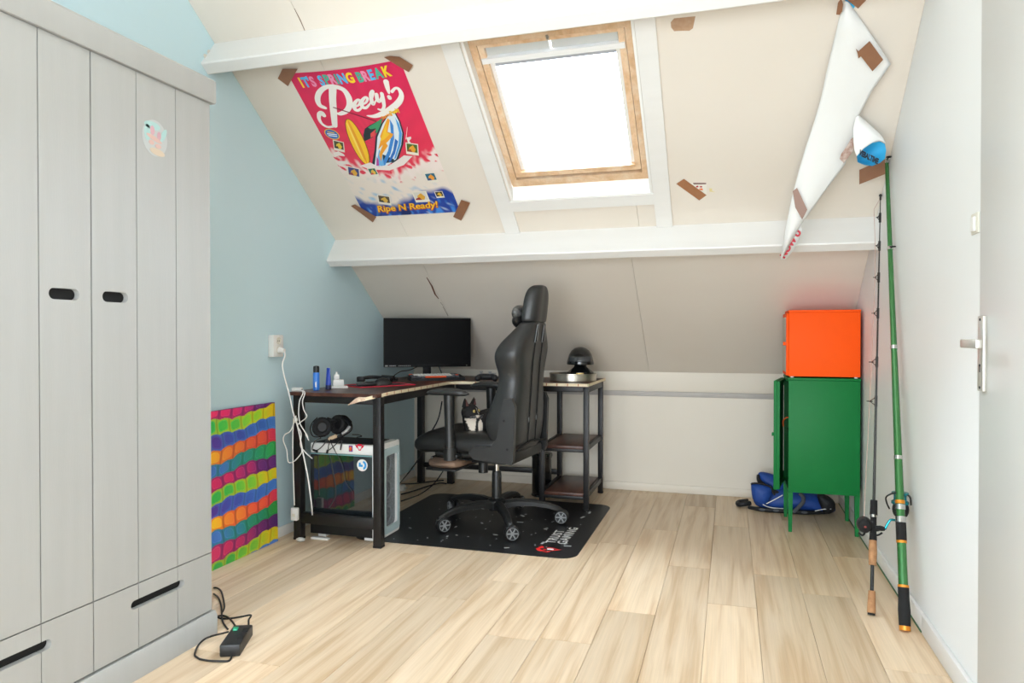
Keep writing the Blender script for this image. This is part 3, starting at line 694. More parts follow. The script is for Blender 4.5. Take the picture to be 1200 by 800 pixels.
for k in range(1): lg.box(-0.292, -0.274, -0.0136, -0.0121, 0.098, 0.105)
for k in range(5): lg.box(-0.262+k*0.009, -0.256+k*0.009, -0.0136, -0.0121, 0.0985, 0.1045)
for k in range(7): lg.box(-0.2+k*0.0125, -0.194+k*0.0125, -0.0136, -0.0121, 0.099, 0.104)
part('bezel_print', lg, mat('bezel_marks', '#b8b8b4', 0.5), t, local=True)
part('power_light', MB().box(0.27, 0.276, -0.0136, -0.0121, 0.1, 0.103), mat('bezel_marks', '#b8b8b4', 0.5), t, local=True)
lead([(0.06, 0.06, 0.14), (0.09, 0.07, 0.08), (0.115, 0.05, 0.02), (0.14, 0.08, 0.004)], 0.004, t, M_steel, local=True, name='cable')
lead([(-0.03, 0.06, 0.11), (-0.12, 0.03, 0.07), (-0.19, 0.0, 0.06), (-0.25, -0.02, 0.02), (-0.27, -0.05, 0.005)], 0.003, t, M_steel, local=True, name='cable')
# game controller
gc = Vector((-1.585, 4.60, ZT+0.0005))
t = thing('game_controller', 'black game controller with silver thumbsticks on the desk behind the far armrest', 'controller', gc, R(15))
M_gc = mat('controller_black', '#26282b', 0.4)
rg = []
for i in range(13):
    f = i/12; x = -0.075+0.15*f; e_ = abs(2*f-1); yl = -0.03-0.045*max(0, (e_-0.45)/0.55)**0.8; yh = 0.034*math.sqrt(max(0.05, 1-e_**4)); hh = 0.022*math.sqrt(max(0.05, 1-e_**4))
    rg.append([(x, (yl+yh)/2+(yh-yl)/2*math.cos(a), 0.03+hh*math.sin(a)) for a in [2*math.pi*k/14 for k in range(14)]])
part('shell', MB().loft(rg), M_gc, t, local=True)
for gx in (-0.06, 0.06): part('grip', MB().ell((gx, -0.055, 0.022), (0.02, 0.035, 0.021)), M_gc, t, local=True)
for x, y in ((-0.04, 0.008), (0.022, -0.018)):
    sk = part('thumbstick', MB().cyl((x, y, 0.05), (x, y, 0.06), 0.006, n=10).lathe([(0.012, 0.06), (0.0125, 0.064), (0.009, 0.066), (0.0001, 0.065)], 14, Matrix.Translation((x, y, 0))), mat('stick_silver', '#b9bbbd', 0.3, 0.8), t, local=True)
bt = MB()
for a in range(4): bt.cyl((0.045+0.011*math.cos(a*math.pi/2), 0.008+0.011*math.sin(a*math.pi/2), 0.049), (0.045+0.011*math.cos(a*math.pi/2), 0.008+0.011*math.sin(a*math.pi/2), 0.055), 0.0045, n=8)
part('face_buttons', bt, mat('stick_silver', '#b9bbbd', 0.3, 0.8), t, local=True)
# round tin lid / tray
tr_ = Vector((-1.035, 4.82, ZT+0.0005))
t = thing('round_tray', 'round silver metal tin at the right end of the desk', 'tray', tr_)
M_tin = mat('brushed_tin', '#c6c0b2', 0.3, 0.9, var=(12, 0.5, '#9d968a'))
part('tin', lathe_at(tr_, [(0.157, 0), (0.16, 0.004), (0.16, 0.044), (0.164, 0.047), (0.164, 0.053), (0.158, 0.053), (0.157, 0.048), (0.157, 0.010), (0.0001, 0.009)], 48), M_tin, t)
# plain black helmet ornament standing in the tin
hp_ = tr_+Vector((0.05, 0.01, 0.0105))
t = thing('helmet_ornament', 'plain glossy black helmet ornament on a stepped stand in the tin', 'ornament', hp_, R(10))
M_hel = mat('gloss_black_plastic', '#101112', 0.16, coat=0.5)
part('stand', MB().lathe([(0.088, 0), (0.092, 0.004), (0.092, 0.05), (0.082, 0.056), (0.045, 0.085), (0.04, 0.1)], 32), M_hel, t, local=True)
part('plate', MB().box(-0.026, 0.026, -0.0955, -0.09, 0.046-0.018, 0.048, 0.001), mat('brass_plate', '#b59a5c', 0.35, 0.8), t, local=True)
dome = [(0.08, 0.1), (0.092, 0.102), (0.094, 0.11), (0.087, 0.14), (0.077, 0.172), (0.062, 0.197), (0.04, 0.214), (0.015, 0.222), (0.0001, 0.223)]
part('shell', MB().lathe(dome, 32), M_hel, t, local=True)
vz = MB().grid(lambda u, v: (0.0955*math.sin((u-0.5)*1.9), -0.0965*math.cos((u-0.5)*1.9)+0.012*v, 0.122+0.036*v), 16, 4)
part('visor', vz, mat('visor_smoke', '#3a3d40', 0.12, coat=0.6), t, local=True, solid=0.003)

# ------------------------------------------------------------------ computer under the desk
PX0, PX1, PY0, PY1 = -2.275, -1.852, 3.525, 3.80
PZ0, PZ1 = 0.004, 0.535
pc = thing('desktop_computer', 'white tower computer with dark glass side standing under the desk', 'computer', ((PX0+PX1)/2, (PY0+PY1)/2, 0.0045))
M_pcw = mat('pc_white_steel', '#eeeeea', 0.3, coat=0.2)
M_pcd = mat('pc_inner_black', '#0f1011', 0.5)
b_ = MB(); b_.box(PX0, PX1-0.03, PY0+0.006, PY1, PZ1-0.055, PZ1, 0.006); b_.box(PX0, PX1-0.03, PY0+0.02, PY1, PZ0+0.02, PZ0+0.05, 0.003)
b_.box(PX0, PX1-0.03, PY1-0.01, PY1, PZ0+0.05, PZ1-0.055)
part('casing', b_, M_pcw, pc)
part('rear_plate', MB().box(PX0, PX0+0.012, PY0+0.012, PY1-0.01, PZ0+0.05, PZ1-0.056), M_pcd, pc)
part('top_grille', MB().box(PX0+0.02, PX1-0.05, PY0+0.03, PY1-0.03, PZ1+0.0002, PZ1+0.003), M_pcd, pc)
gp = bpy.data.materials.new('tinted_glass'); gp.use_nodes = True; bq = gp.node_tree.nodes['Principled BSDF']
bq.inputs['Base Color'].default_value = (0.012, 0.016, 0.018, 1); bq.inputs['Roughness'].default_value = 0.035; bq.inputs['Specular IOR Level'].default_value = 0.9; bq.inputs['Coat Weight'].default_value = 1.0; bq.inputs['Coat Roughness'].default_value = 0.02
nz = gp.node_tree.nodes.new('ShaderNodeTexNoise'); nz.inputs['Scale'].default_value = 5; bpn = gp.node_tree.nodes.new('ShaderNodeBump'); bpn.inputs['Strength'].default_value = 0.012
gp.node_tree.links.new(nz.outputs['Fac'], bpn.inputs['Height']); gp.node_tree.links.new(bpn.outputs[0], bq.inputs['Normal'])
gs = part('glass_side', MB().box(PX0+0.004, PX1-0.032, PY0, PY0+0.0055, PZ0+0.085, PZ1-0.062), gp, pc)
part('glass_trim', MB().box(PX0+0.004, PX1-0.032, PY0+0.0002, PY0+0.0058, PZ1-0.0617, PZ1-0.0556), mat('glass_edge', '#7ea9ad', 0.2), pc)
part('lower_skirt', MB().box(PX0, PX1-0.03, PY0+0.004, PY0+0.012, PZ0+0.02, PZ0+0.084), M_pcd, pc)
for x in (PX0+0.04, PX1-0.09): part('foot', MB().box(x, x+0.05, PY0+0.02, PY1-0.02, PZ0+0.0003, PZ0+0.02), M_pcw, pc)
ff = MB()
fz_ = lambda a, b, t: (t, a, b)
def rrect(y0, y1, z0, z1, r, n=5):
    o = []
    for cy, cz, a0 in ((y1-r, z0+r, -90), (y1-r, z1-r, 0), (y0+r, z1-r, 90), (y0+r, z0+r, 180)):
        o += [(cy+r*math.cos(R(a0+90*i/n)), cz+r*math.sin(R(a0+90*i/n))) for i in range(n+1)]
    return o
ff.prism([rrect(PY0, PY1, PZ0+0.004, PZ1+0.002, 0.02), rrect(PY0+0.05, PY1-0.02, PZ0+0.05, PZ1-0.05, 0.025)], PX1-0.03, PX1, fz_)
part('front_frame', ff, M_pcw, pc)
part('front_mesh', MB().prism([rrect(PY0+0.045, PY1-0.016, PZ0+0.045, PZ1-0.045, 0.025)], PX1-0.024, PX1-0.02, fz_), mat('pc_mesh', '#8f9498', 0.4, 0.3, var=(90, 0.8, '#5a6065')), pc)
part('front_glass', MB().prism([rrect(PY0+0.07, PY1-0.006, PZ0+0.02, PZ1-0.03, 0.02), rrect(PY0+0.1, PY1-0.03, PZ0+0.06, PZ1-0.07, 0.015)], PX1+0.0003, PX1+0.005, fz_), mat('glass_edge_light', '#c3d8da', 0.12), pc)
fn = MB()
for k in range(3): fn.lathe([(0.045, 0), (0.055, 0), (0.055, 0.006), (0.045, 0.006), (0.045, 0)], 24, Matrix.Translation((PX1-0.0195, (PY0+PY1)/2+0.012, 0.12+0.145*k)) @ Matrix.Rotation(R(90), 4, 'Y'))
part('fan_ring', fn, mat('fan_grey', '#878d92', 0.35), pc)
clip = MB()
for k in range(4): clip.box(PX1-0.019, PX1-0.006, PY0+0.052, PY0+0.075, 0.12+k*0.105, 0.132+k*0.105, 0.003)
part('mesh_clip', clip, mat('clip_blue_grey', '#9fb4c4', 0.3), pc)
# sticker with a blue ring mark, and two small stickers
def sticker_disc(px, py, r, Y):
    return ony(px, py, Y)
c = ony(424.5, 545, PY0-0.0006); sd = MB()
fyz = lambda cx, cz: (lambda a, b, t: (cx+a, t, cz+b))
sd.prism([[(0.033*math.cos(a), 0.033*math.sin(a)) for a in ang]], PY0-0.001, PY0-0.0003, fyz(c.x, c.z), 0)
arc = [(R(-70+ (70+75)*i/12)) for i in range(13)]
sd.prism([[(0.026*math.cos(a), 0.026*math.sin(a)) for a in arc]+[(0.0145*math.cos(a), 0.0145*math.sin(a)) for a in arc[::-1]]], PY0-0.0016, PY0-0.001, fyz(c.x, c.z), 1)
sd.prism([[(-0.021, 0.014), (-0.009, 0.014), (-0.009, 0.003), (0.003, 0.003), (0.003, -0.009), (-0.021, -0.009)]], PY0-0.0016, PY0-0.001, fyz(c.x, c.z), 1)
part('round_sticker', sd, [M_pl, mat('sticker_sky_blue', '#2f9fe0', 0.4)], gs, label='white round sticker with blue broken-ring mark')
c = ony(411, 525.5, PY0+0.005); rs = MB()
rs.box(c.x-0.012, c.x+0.012, PY0+0.0048, PY0+0.0056, c.z-0.017, c.z+0.017, mi=0); rs.ell((c.x-0.001, PY0+0.0046, c.z-0.001), (0.0085, 0.0006, 0.012), mi=1); rs.ell((c.x+0.003, PY0+0.004, c.z-0.004), (0.0035, 0.0006, 0.006), mi=2)
part('square_sticker', rs, [mat('sticker_purple', '#7a3f8c', 0.4), mat('sticker_orange', '#f0762a', 0.4), mat('sticker_red', '#d8342c', 0.4)], pc, label='small purple and orange sticker')
c = ony(421.5, 524, PY0+0.005); rs = MB(); M_stred = mat('sticker_crimson', '#d21f3c', 0.4)
f2 = fyz(c.x, c.z)
rs.prism([[(-0.03, 0.016), (-0.018, 0.010), (-0.012, 0.018), (0.012, 0.018), (0.018, 0.010), (0.03, 0.016), (0.02, -0.002), (0.012, -0.006), (0.006, -0.018), (-0.006, -0.018), (-0.012, -0.006), (-0.02, -0.002)]], PY0+0.0046, PY0+0.0055, f2, 0)
rs.prism([[(-0.012, 0.006), (0.012, 0.006), (0.004, -0.012), (-0.004, -0.012)]], PY0+0.004, PY0+0.0046, f2, 1)
part('winged_sticker', rs, [M_stred, M_pl], pc, label='red winged emblem sticker')
# headphones on the computer
hd = Vector((-2.14, 3.635, PZ1+0.0012))
t = thing('headset', 'black over-ear headset with silver band lying on the white computer', 'headphones', hd)
M_hs = mat('headset_black', '#141415', 0.45)
for (px, py, y, tilt) in ((378, 500.5, 3.60, 22), (398, 497.5, 3.655, -14)):
    c = ony(px, py, y); T = Matrix.Translation(c) @ Matrix.Rotation(R(tilt), 4, 'Z') @ Matrix.Rotation(R(78), 4, 'X')
    cup = part('ear_cup', MB().lathe([(0.0001, -0.034), (0.036, -0.034), (0.05, -0.022), (0.053, 0.0), (0.048, 0.012)], 24, T), M_hs, t)
    part('ear_cushion', MB().tube([T @ Vector((0.041*math.cos(a), 0.041*math.sin(a), 0.016)) for a in [2*math.pi*k/20 for k in range(20)]], 0.0165, 8, closed=True), mat('cushion_black', '#1b1b1c', 0.8), cup)
band = [(403, 490, 3.63), (410, 496, 3.60), (410.5, 503, 3.58), (404, 508, 3.565), (396, 512.5, 3.56), (388, 514.5, 3.56)]
part('head_band', MB().tube([ony(*b) for b in band], 0.011, 8, res=5), M_hs, t)
part('yoke', MB().tube([ony(383, 491, 3.63), ony(390, 493, 3.64), ony(397, 489.5, 3.66), ony(404, 489, 3.65), ony(410, 495, 3.62)], 0.013, 8, res=5), M_hs, t)
part('silver_band', MB().tube([ony(409.5, 499.5, 3.572), ony(406, 504.5, 3.555), ony(401, 508, 3.55)], 0.0085, 8, res=4), mat('band_silver', '#c9c9cb', 0.3, 0.7), t)
part('tape_wrap', MB().tube([ony(394.5, 510.5, 3.551), ony(390, 512.5, 3.55), ony(385.5, 514, 3.549)], 0.0105, 8, res=4), mat('band_tan', '#dcc3a2', 0.6), t)
lead([ony(*b) for b in ((372, 489, 3.6), (366, 495, 3.58), (363.5, 503, 3.56), (367, 511, 3.55), (376, 512, 3.54))], 0.0028, t, M_hs)
for pts_ in (((385, 512, 3.53), (380, 520, 3.52), (374, 526, 3.515), (369, 528, 3.515)), ((376, 513, 3.53), (369, 517, 3.518), (366, 524, 3.515), (366, 527, 3.515)), ((387, 515, 3.53), (389, 521, 3.515), (392, 527, 3.515)), ((388, 515, 3.53), (385, 522, 3.515), (385, 528, 3.515)), ((400, 515, 3.53), (394, 520, 3.515), (386, 527, 3.515)), ((413, 509, 3.56), (420, 509.5, 3.6), (424, 511, 3.62), (418, 512, 3.60))):
    lead([ony(*b) for b in pts_], 0.0026, t, M_hs)
part('plug', MB().cyl(ony(400.5, 516, 3.514), ony(399, 527, 3.513), 0.005, 0.004, 8).cyl(ony(367, 527, 3.513), ony(372, 529, 3.513), 0.006, n=8).cyl(ony(384, 527, 3.513), ony(383, 531, 3.513), 0.006, n=8), M_hs, t)
lead([ony(*b) for b in ((392, 527, 3.516), (401, 545, 3.518), (405, 565, 3.518), (413, 577, 3.518), (411, 590, 3.518))], 0.0018, t, M_hs)

def project(P):
    q = Vector(P)-CAMPOS; d = q.dot(_f); return (600+FOC*q.dot(_r)/d, 400-FOC*q.dot(_u)/d)
# ------------------------------------------------------------------ chair mat
MX0, MX1, MY0, MY1 = -2.04, -0.755, 3.56, 4.765
cm = thing('chair_mat', 'black floor mat with red and white gaming print under the swivel chair', 'floor mat', ((MX0+MX1)/2, (MY0+MY1)/2, 0))
M_mat = mat('mat_black', '#131416', 0.42, var=(5, 0.6, '#1f2124'), bump=(300, 0.08))
part('sheet', MB().prism([rrect(MX0, MX1, MY0, MY1, 0.09, 6)], 0.0003, 0.0035, lambda a, b, t: (a, b, t)), M_mat, cm)
M_pw = mat('print_white', '#e6e6e4', 0.5); M_pr = mat('print_red', '#e0231f', 0.5)
def floor_text(body, org, size, bold, m, dirv=(0, 1), length=1.0, name='lettering'):
    vs_, fs_ = text_geo(body, size, bold, spacing=1.12); squash = length/max(v[0] for v in vs_); d = Vector((dirv[0], dirv[1], 0)); u_ = Vector((-d.y, d.x, 0))
    q = MB(); q.add([Vector((org[0], org[1], 0.0041)) + d*v[0]*squash + u_*v[1] for v in vs_], fs_)
    return part(name, q, m, cm, fix=False, sharp=0)
floor_text('TRUST', (-0.920, 3.80), 0.074, 0.0016, M_pw, length=0.26)
floor_text('GAMING', (-0.856, 3.80), 0.074, 0.0016, M_pw, length=0.34)
em = MB(); fm = lambda a, b, t: (a, b, t)
ex, ey = -0.918, 3.69
def ep(L): return [(ex+0.05*(p[1]*-1), ey+0.055*p[0]) for p in L]   # emblem: x along text, y up (towards -X)
for L in ([(-0.75, 1.15), (-0.15, 1.5), (0.35, 1.1), (0.25, 0.75), (-0.1, 1.05), (-0.45, 0.8), (-0.6, 0.3), (-0.95, 0.75)],
          [(-0.95, 0.55), (-0.75, 0.1), (-0.5, -0.2), (-0.75, -0.3), (-1.05, 0.0)],
          [(0.3, 1.3), (0.75, 1.1), (0.6, 0.75), (0.35, 0.8)], [(0.3, 0.45), (0.55, 0.2), (0.4, -0.5), (0.1, -1.1), (0.2, -0.4), (0.35, 0.0), (0.18, 0.3)],
          [(-0.35, -0.25), (-0.05, -0.6), (0.1, -1.25), (-0.12, -1.0), (-0.3, -0.6), (-0.55, -0.35)], [(-0.35, 0.55), (-0.1, 0.7), (-0.1, 0.35), (-0.35, 0.2)]):
    em.prism([ep(L)], 0.0036, 0.0041, fm)
part('emblem', em, M_pr, cm, label='red emblem print')
wm = MB()
for L in ([(-0.2, 0.2), (0.0, 0.28), (0.0, -0.45), (-0.2, -0.5)], [(0.05, 0.3), (0.22, 0.2), (0.2, -0.3), (0.05, -0.4)]): wm.prism([ep(L)], 0.0036, 0.0042, fm)
part('emblem_core', wm, M_pw, cm)
sp_ = MB(); rr = random.Random(5)
for k in range(70):
    x = rr.uniform(MX0+0.1, MX1-0.08); y = rr.uniform(MY0+0.06, MY1-0.2); a = rr.uniform(0, 3); l, w = rr.choice([(0.004, 0.003)]*6+[(0.008, 0.004), (0.014, 0.005), (0.02, 0.007)])
    c_, s_ = math.cos(a), math.sin(a)
    sp_.prism([[(x+l*c_-w*s_, y+l*s_+w*c_), (x-l*c_-w*s_, y-l*s_+w*c_), (x-l*c_+w*s_, y-l*s_-w*c_), (x+l*c_+w*s_, y+l*s_-w*c_)]], 0.0036, 0.0042, fm)
part('worn_flecks', sp_, mat('mat_fleck', '#b9bdbd', 0.6), cm, kind='stuff')

# ------------------------------------------------------------------ gaming chair  (local: x forward, y left, z up)
M_lea = mat('black_leatherette', '#2b2c2c', 0.36, var=(8, 0.3, '#343535'), bump=(160, 0.1))
M_lea2 = mat('black_leatherette_dark', '#191a1a', 0.42, bump=(160, 0.12))
M_nyl = mat('black_nylon', '#1e1f1f', 0.38)
M_chr = mat('chrome', '#cfcfcd', 0.15, 1.0)
chr_ = thing('gaming_chair', 'black leatherette gaming chair on five casters standing on the floor mat', 'chair', (-1.355, 4.114, 0.0045), R(175))
hub = part('base_hub', MB().lathe([(0.03, 0.075), (0.05, 0.08), (0.058, 0.1), (0.056, 0.14), (0.04, 0.152), (0.032, 0.155)], 24), M_nyl, chr_, local=True)
for k, aw in enumerate((-129.8, -60.9, 14.6, 86.9, 155.6)):
    a = R(aw-175); d = Vector((math.cos(a), math.sin(a), 0)); n_ = Vector((-d.y, d.x, 0))
    rings = []
    for (rr_, zc, w, h) in ((0.035, 0.115, 0.056, 0.05), (0.12, 0.128, 0.052, 0.042), (0.22, 0.126, 0.046, 0.036), (0.31, 0.112, 0.042, 0.032), (0.355, 0.098, 0.04, 0.03), (0.385, 0.088, 0.034, 0.024), (0.398, 0.082, 0.018, 0.014)):
        rings.append([d*rr_ + n_*(w/2*cx_) + Vector((0, 0, zc+h/2*cz_)) for cx_, cz_ in ((-1, -1), (1, -1), (1, 0.35), (0.55, 1), (-0.55, 1), (-1, 0.35))])
    lg_ = part('base_leg', MB().loft(rings), M_nyl, chr_, local=True)
    cpos = d*0.382; ca = R((52, 30, 10, 80, -40)[k])
    T = Matrix.Translation((cpos.x, cpos.y, 0)) @ Matrix.Rotation(ca, 4, 'Z')
    cst = part('caster', MB().add(*(lambda q: (q.v, q.f))(MB().cyl((0, 0, 0.06), (0, 0, 0.092), 0.011, n=12).box(-0.022, 0.02, -0.007, 0.007, 0.035, 0.076, 0.006)), M=T), M_nyl, chr_, local=True)
    for sgn in (-1, 1):
        W = T @ Matrix.Translation((-0.012, sgn*0.0195, 0.0425)) @ Matrix.Rotation(R(-90*sgn), 4, 'X')
        part('wheel', MB().lathe([(0.008, -0.011), (0.037, -0.011), (0.041, -0.006), (0.041, 0.006), (0.037, 0.011), (0.031, 0.011), (0.029, 0.006), (0.009, 0.006), (0.0001, 0.008)], 26, W), M_nyl, cst, local=True)
        sk = MB()
        for j in range(6):
            sk.box(0.006, 0.031, -0.0035, 0.0035, 0.005, 0.0105, M=W @ Matrix.Rotation(j*math.pi/3, 4, 'Z'))
        sk.lathe([(0.031, 0.0095), (0.034, 0.0095), (0.034, 0.0122), (0.031, 0.0122), (0.031, 0.0095)], 26, W); sk.lathe([(0.0001, 0.0115), (0.009, 0.0115), (0.009, 0.006)], 12, W)
        part('wheel_spokes', sk, mat('spoke_grey', '#848686', 0.45), cst, local=True)
part('lift_sleeve', MB().lathe([(0.03, 0.15), (0.029, 0.3), (0.0265, 0.315), (0.018, 0.316)], 20), M_nyl, chr_, local=True)
part('lift_piston', MB().cyl((0, 0, 0.31), (0, 0, 0.375), 0.0145, n=16), M_chr, chr_, local=True)
part('tilt_mechanism', MB().box(-0.1, 0.13, -0.09, 0.09, 0.372, 0.425, 0.008).box(0.1, 0.2, -0.05, 0.05, 0.375, 0.42, 0.006).cyl((0.09, 0, 0.30), (0.09, 0, 0.375), 0.03, n=14), M_nyl, chr_, local=True)
part('footrest_rod', MB().tube([(-0.02, 0.12, 0.392), (0.30, 0.12, 0.396), (0.36, 0.12, 0.398)], 0.006, 8).tube([(-0.02, -0.12, 0.392), (0.36, -0.12, 0.398)], 0.006, 8).tube([(-0.02, -0.12, 0.392), (-0.02, 0.12, 0.392)], 0.006, 8).cyl((0.36, 0.16, 0.40), (0.36, -0.16, 0.40), 0.007), M_chr, chr_, local=True)
rg = []
for i in range(13):
    f = i/12; y = -0.17+0.34*f; e_ = math.sqrt(max(0.03, 1-abs(2*f-1)**5))
    rg.append([(0.30+0.115*math.copysign(abs(math.cos(a))**0.6, math.cos(a))*e_, y, 0.362+0.032*math.copysign(abs(math.sin(a))**0.7, math.sin(a))*e_) for a in [2*math.pi*k/16 for k in range(16)]])
fo = part('footrest', MB().loft(rg), mat('worn_tan_pad', '#9d7f68', 0.6, var=(7, 0.8, '#2a2725')), chr_, local=True, label='footrest pad worn to tan backing')
part('footrest_shell', MB().box(0.2, 0.405, -0.16, 0.16, 0.32, 0.336, 0.008), M_nyl, fo, local=True)
# seat cushion
rg = []
def sgnp(v, p): return math.copysign(abs(v)**p, v)
for i in range(19):
    f = i/18; x = -0.17+0.625*f
    e_ = 1.0 if f < 0.8 else math.sqrt(max(0.02, 1-((f-0.8)/0.2)**2.2))
    eb = 1.0 if f > 0.06 else 0.9
    hw = (0.262+0.012*math.sin(math.pi*f))*(0.86+0.14*e_)*eb
    ring = []
    for k in range(28):
        a = 2*math.pi*k/28; yy = hw*sgnp(math.cos(a), 0.55); sz = sgnp(math.sin(a), 0.6)
        top = 0.562+0.014*f - 0.03*(1-e_)
        bol = 0.016*math.exp(-((abs(yy)-0.215)/0.05)**2)*(1-0.5*f)
        zz = 0.495+(sz*(top+bol-0.495) if sz > 0 else sz*0.062)
        zz = 0.5+(zz-0.5)*(0.25+0.75*e_) - (0.012 if f > 0.85 else 0)
        ring.append((x, yy, zz))
    rg.append(ring)
part('seat_cushion', MB().loft(rg), M_lea2, chr_, local=True, sub=1)
part('seat_frame', MB().box(-0.18, 0.30, -0.24, 0.24, 0.425, 0.46, 0.012), M_nyl, chr_, local=True)
# side plates joining seat and back
for sg in (1, -1):
    y = sg*0.278
    pl_ = [(-0.215, 0.415), (0.02, 0.43), (0.05, 0.47), (0.02, 0.50), (-0.09, 0.51), (-0.125, 0.56), (-0.165, 0.78), (-0.215, 0.785), (-0.235, 0.74), (-0.225, 0.44)]
    bk = part('recline_bracket', MB().prism([pl_], y-0.016, y+0.016, lambda a, b, t: (a, t, b)), mat('bracket_plastic', '#2c2d2d', 0.35), chr_, local=True)
    for bx_, bz_ in ((-0.17, 0.66), (-0.19, 0.5)): part('bolt', MB().cyl((bx_, y+sg*0.0165, bz_), (bx_, y+sg*0.0185, bz_), 0.007, n=10), M_wslot, bk, local=True)
# backrest
def back_ring(z, hw, xr, th, wf):
    half = [(0, xr), (0.35*hw, xr-0.004), (0.7*hw, xr), (0.93*hw, xr+0.018), (hw, xr+0.055), (hw*0.99, xr+th*0.8+wf*0.6), (hw*0.93, xr+th+wf), (hw*0.8, xr+th+wf*0.8), (hw*0.62, xr+th+wf*0.15), (hw*0.3, xr+th-0.005), (0, xr+th-0.008)]
    pts = [(x, y, z) for y, x in half] + [(x, -y, z) for y, x in half[-2:0:-1]]
    return pts
BK = [(0.462, 0.19, -0.205, 0.07, 0.0), (0.475, 0.232, -0.215, 0.085, 0.015), (0.53, 0.262, -0.222, 0.1, 0.07), (0.61, 0.280, -0.228, 0.1, 0.105), (0.68, 0.278, -0.232, 0.1, 0.10), (0.77, 0.252, -0.238, 0.1, 0.07), (0.86, 0.23, -0.244, 0.1, 0.045), (0.92, 0.232, -0.248, 0.1, 0.05), (0.99, 0.262, -0.252, 0.1, 0.075), (1.045, 0.272, -0.262, 0.1, 0.08), (1.10, 0.245, -0.268, 0.095, 0.06), (1.155, 0.185, -0.276, 0.088, 0.03), (1.2, 0.142, -0.282, 0.082, 0.008), (1.225, 0.130, -0.286, 0.08, 0.0)]
part('backrest', MB().loft([back_ring(*b) for b in BK]), M_lea, chr_, local=True, sub=2, sharp=0)
HD = [(1.215, 0.125, -0.284, 0.075, 0.0), (1.222, 0.134, -0.29, 0.086, 0.0), (1.29, 0.133, -0.298, 0.086, 0.0), (1.35, 0.128, -0.305, 0.086, 0.0), (1.395, 0.112, -0.309, 0.08, 0), (1.425, 0.08, -0.308, 0.066, 0), (1.437, 0.035, -0.3, 0.04, 0)]
part('head_section', MB().loft([back_ring(*b) for b in HD]), M_lea, chr_, local=True, sub=2, sharp=0)
xr_at = lambda z: np.interp(z, [b[0] for b in BK], [b[2] for b in BK])
for sg in (1, -1):
    y = sg*0.062
    sl_ = [(y-0.006, 1.10), (y+0.016*1, 1.105), (y+0.012-sg*0.012, 1.2), (y-sg*0.014, 1.205), (y-0.014-sg*0.006, 1.11)]
    sl_ = [(y-0.02, 1.105), (y+0.016, 1.1), (y-sg*0.004+0.012, 1.2), (y-sg*0.004-0.008, 1.205)]
    q = MB().prism([sl_], -0.008, 0.0075, lambda a, b, t: (float(xr_at(b))-t, a, b))
    hs_ = part('harness_slot', q, M_wslot, chr_, local=True)
    part('slot_trim', MB().tube([(float(xr_at(b))-0.007, a, b) for a, b in sl_], 0.0034, 6, closed=True), mat('slot_trim_grey', '#6f7172', 0.3, 0.5), hs_, local=True)
    part('back_piping', MB().tube([(xr_at(z)-0.0045+(0.004 if z < 0.5 else 0), y, z) for z in (0.5, 0.6, 0.75, 0.9, 1.02, 1.095)], 0.004, 6), M_wslot, chr_, local=True)
    part('piping_clip', MB().box(-0.236, -0.229, y-0.006, y+0.006, 0.63, 0.66, 0.002), mat('slot_trim_grey', '#6f7172', 0.3, 0.5), chr_, local=True)
part('back_hem', MB().tube([(-0.228, y, 0.5+0.012*math.cos(y*11)) for y in (-0.24, -0.16, -0.08, 0, 0.08, 0.16, 0.24)], 0.006, 6, res=3), M_wslot, chr_, local=True)
part('lower_back_cushion', MB().box(-0.212, -0.14, -0.235, 0.235, 0.405, 0.475, 0.02), M_lea2, chr_, local=True)
lp = part('lumbar_pillow', MB().ell((-0.105, 0, 0.89), (0.062, 0.17, 0.09), 20, 12), M_lea2, chr_, local=True)
npw = part('neck_pillow', MB().ell((-0.165, 0, 1.225), (0.045, 0.12, 0.05), 18, 10), M_lea2, chr_, local=True)
part('pillow_wrap', MB().ell((-0.16, 0.02, 1.27), (0.038, 0.1, 0.05), 18, 10), mat('crumpled_clear_wrap', '#8b8d8d', 0.16, 0.5, var=(40, 0.9, '#232424'), bump=(60, 0.9)), npw, local=True, label='crumpled shiny wrap')
# armrests
for sg in (1, -1):
    y = sg*0.30
    ar = part('armrest', MB().tube([(0.165, y, 0.44), (0.168, y, 0.62), (0.17, y, 0.795)], [0.032, 0.028, 0.033], 14, res=4), M_nyl, chr_, local=True)
    part('arm_bracket', MB().box(0.12, 0.21, min(sg*0.16, y), max(sg*0.16, y), 0.43, 0.452, 0.006).cyl((0.165, y, 0.42), (0.165, y, 0.49), 0.037, n=16), M_nyl, ar, local=True)
    rg = []
    for i in range(15):
        f = i/14; x = 0.045+0.27*f; e_ = math.sqrt(max(0.03, 1-abs(2*f-1)**3)); 
        rg.append([(x, y+0.047*math.cos(a)*e_, 0.815+0.022*sgnp(math.sin(a), 0.75)*e_-0.012*abs(2*f-1)**2) for a in [2*math.pi*k/16 for k in range(16)]])
    part('arm_pad', MB().loft(rg), mat('arm_pad_rubber', '#2e2f2f', 0.32), ar, local=True)

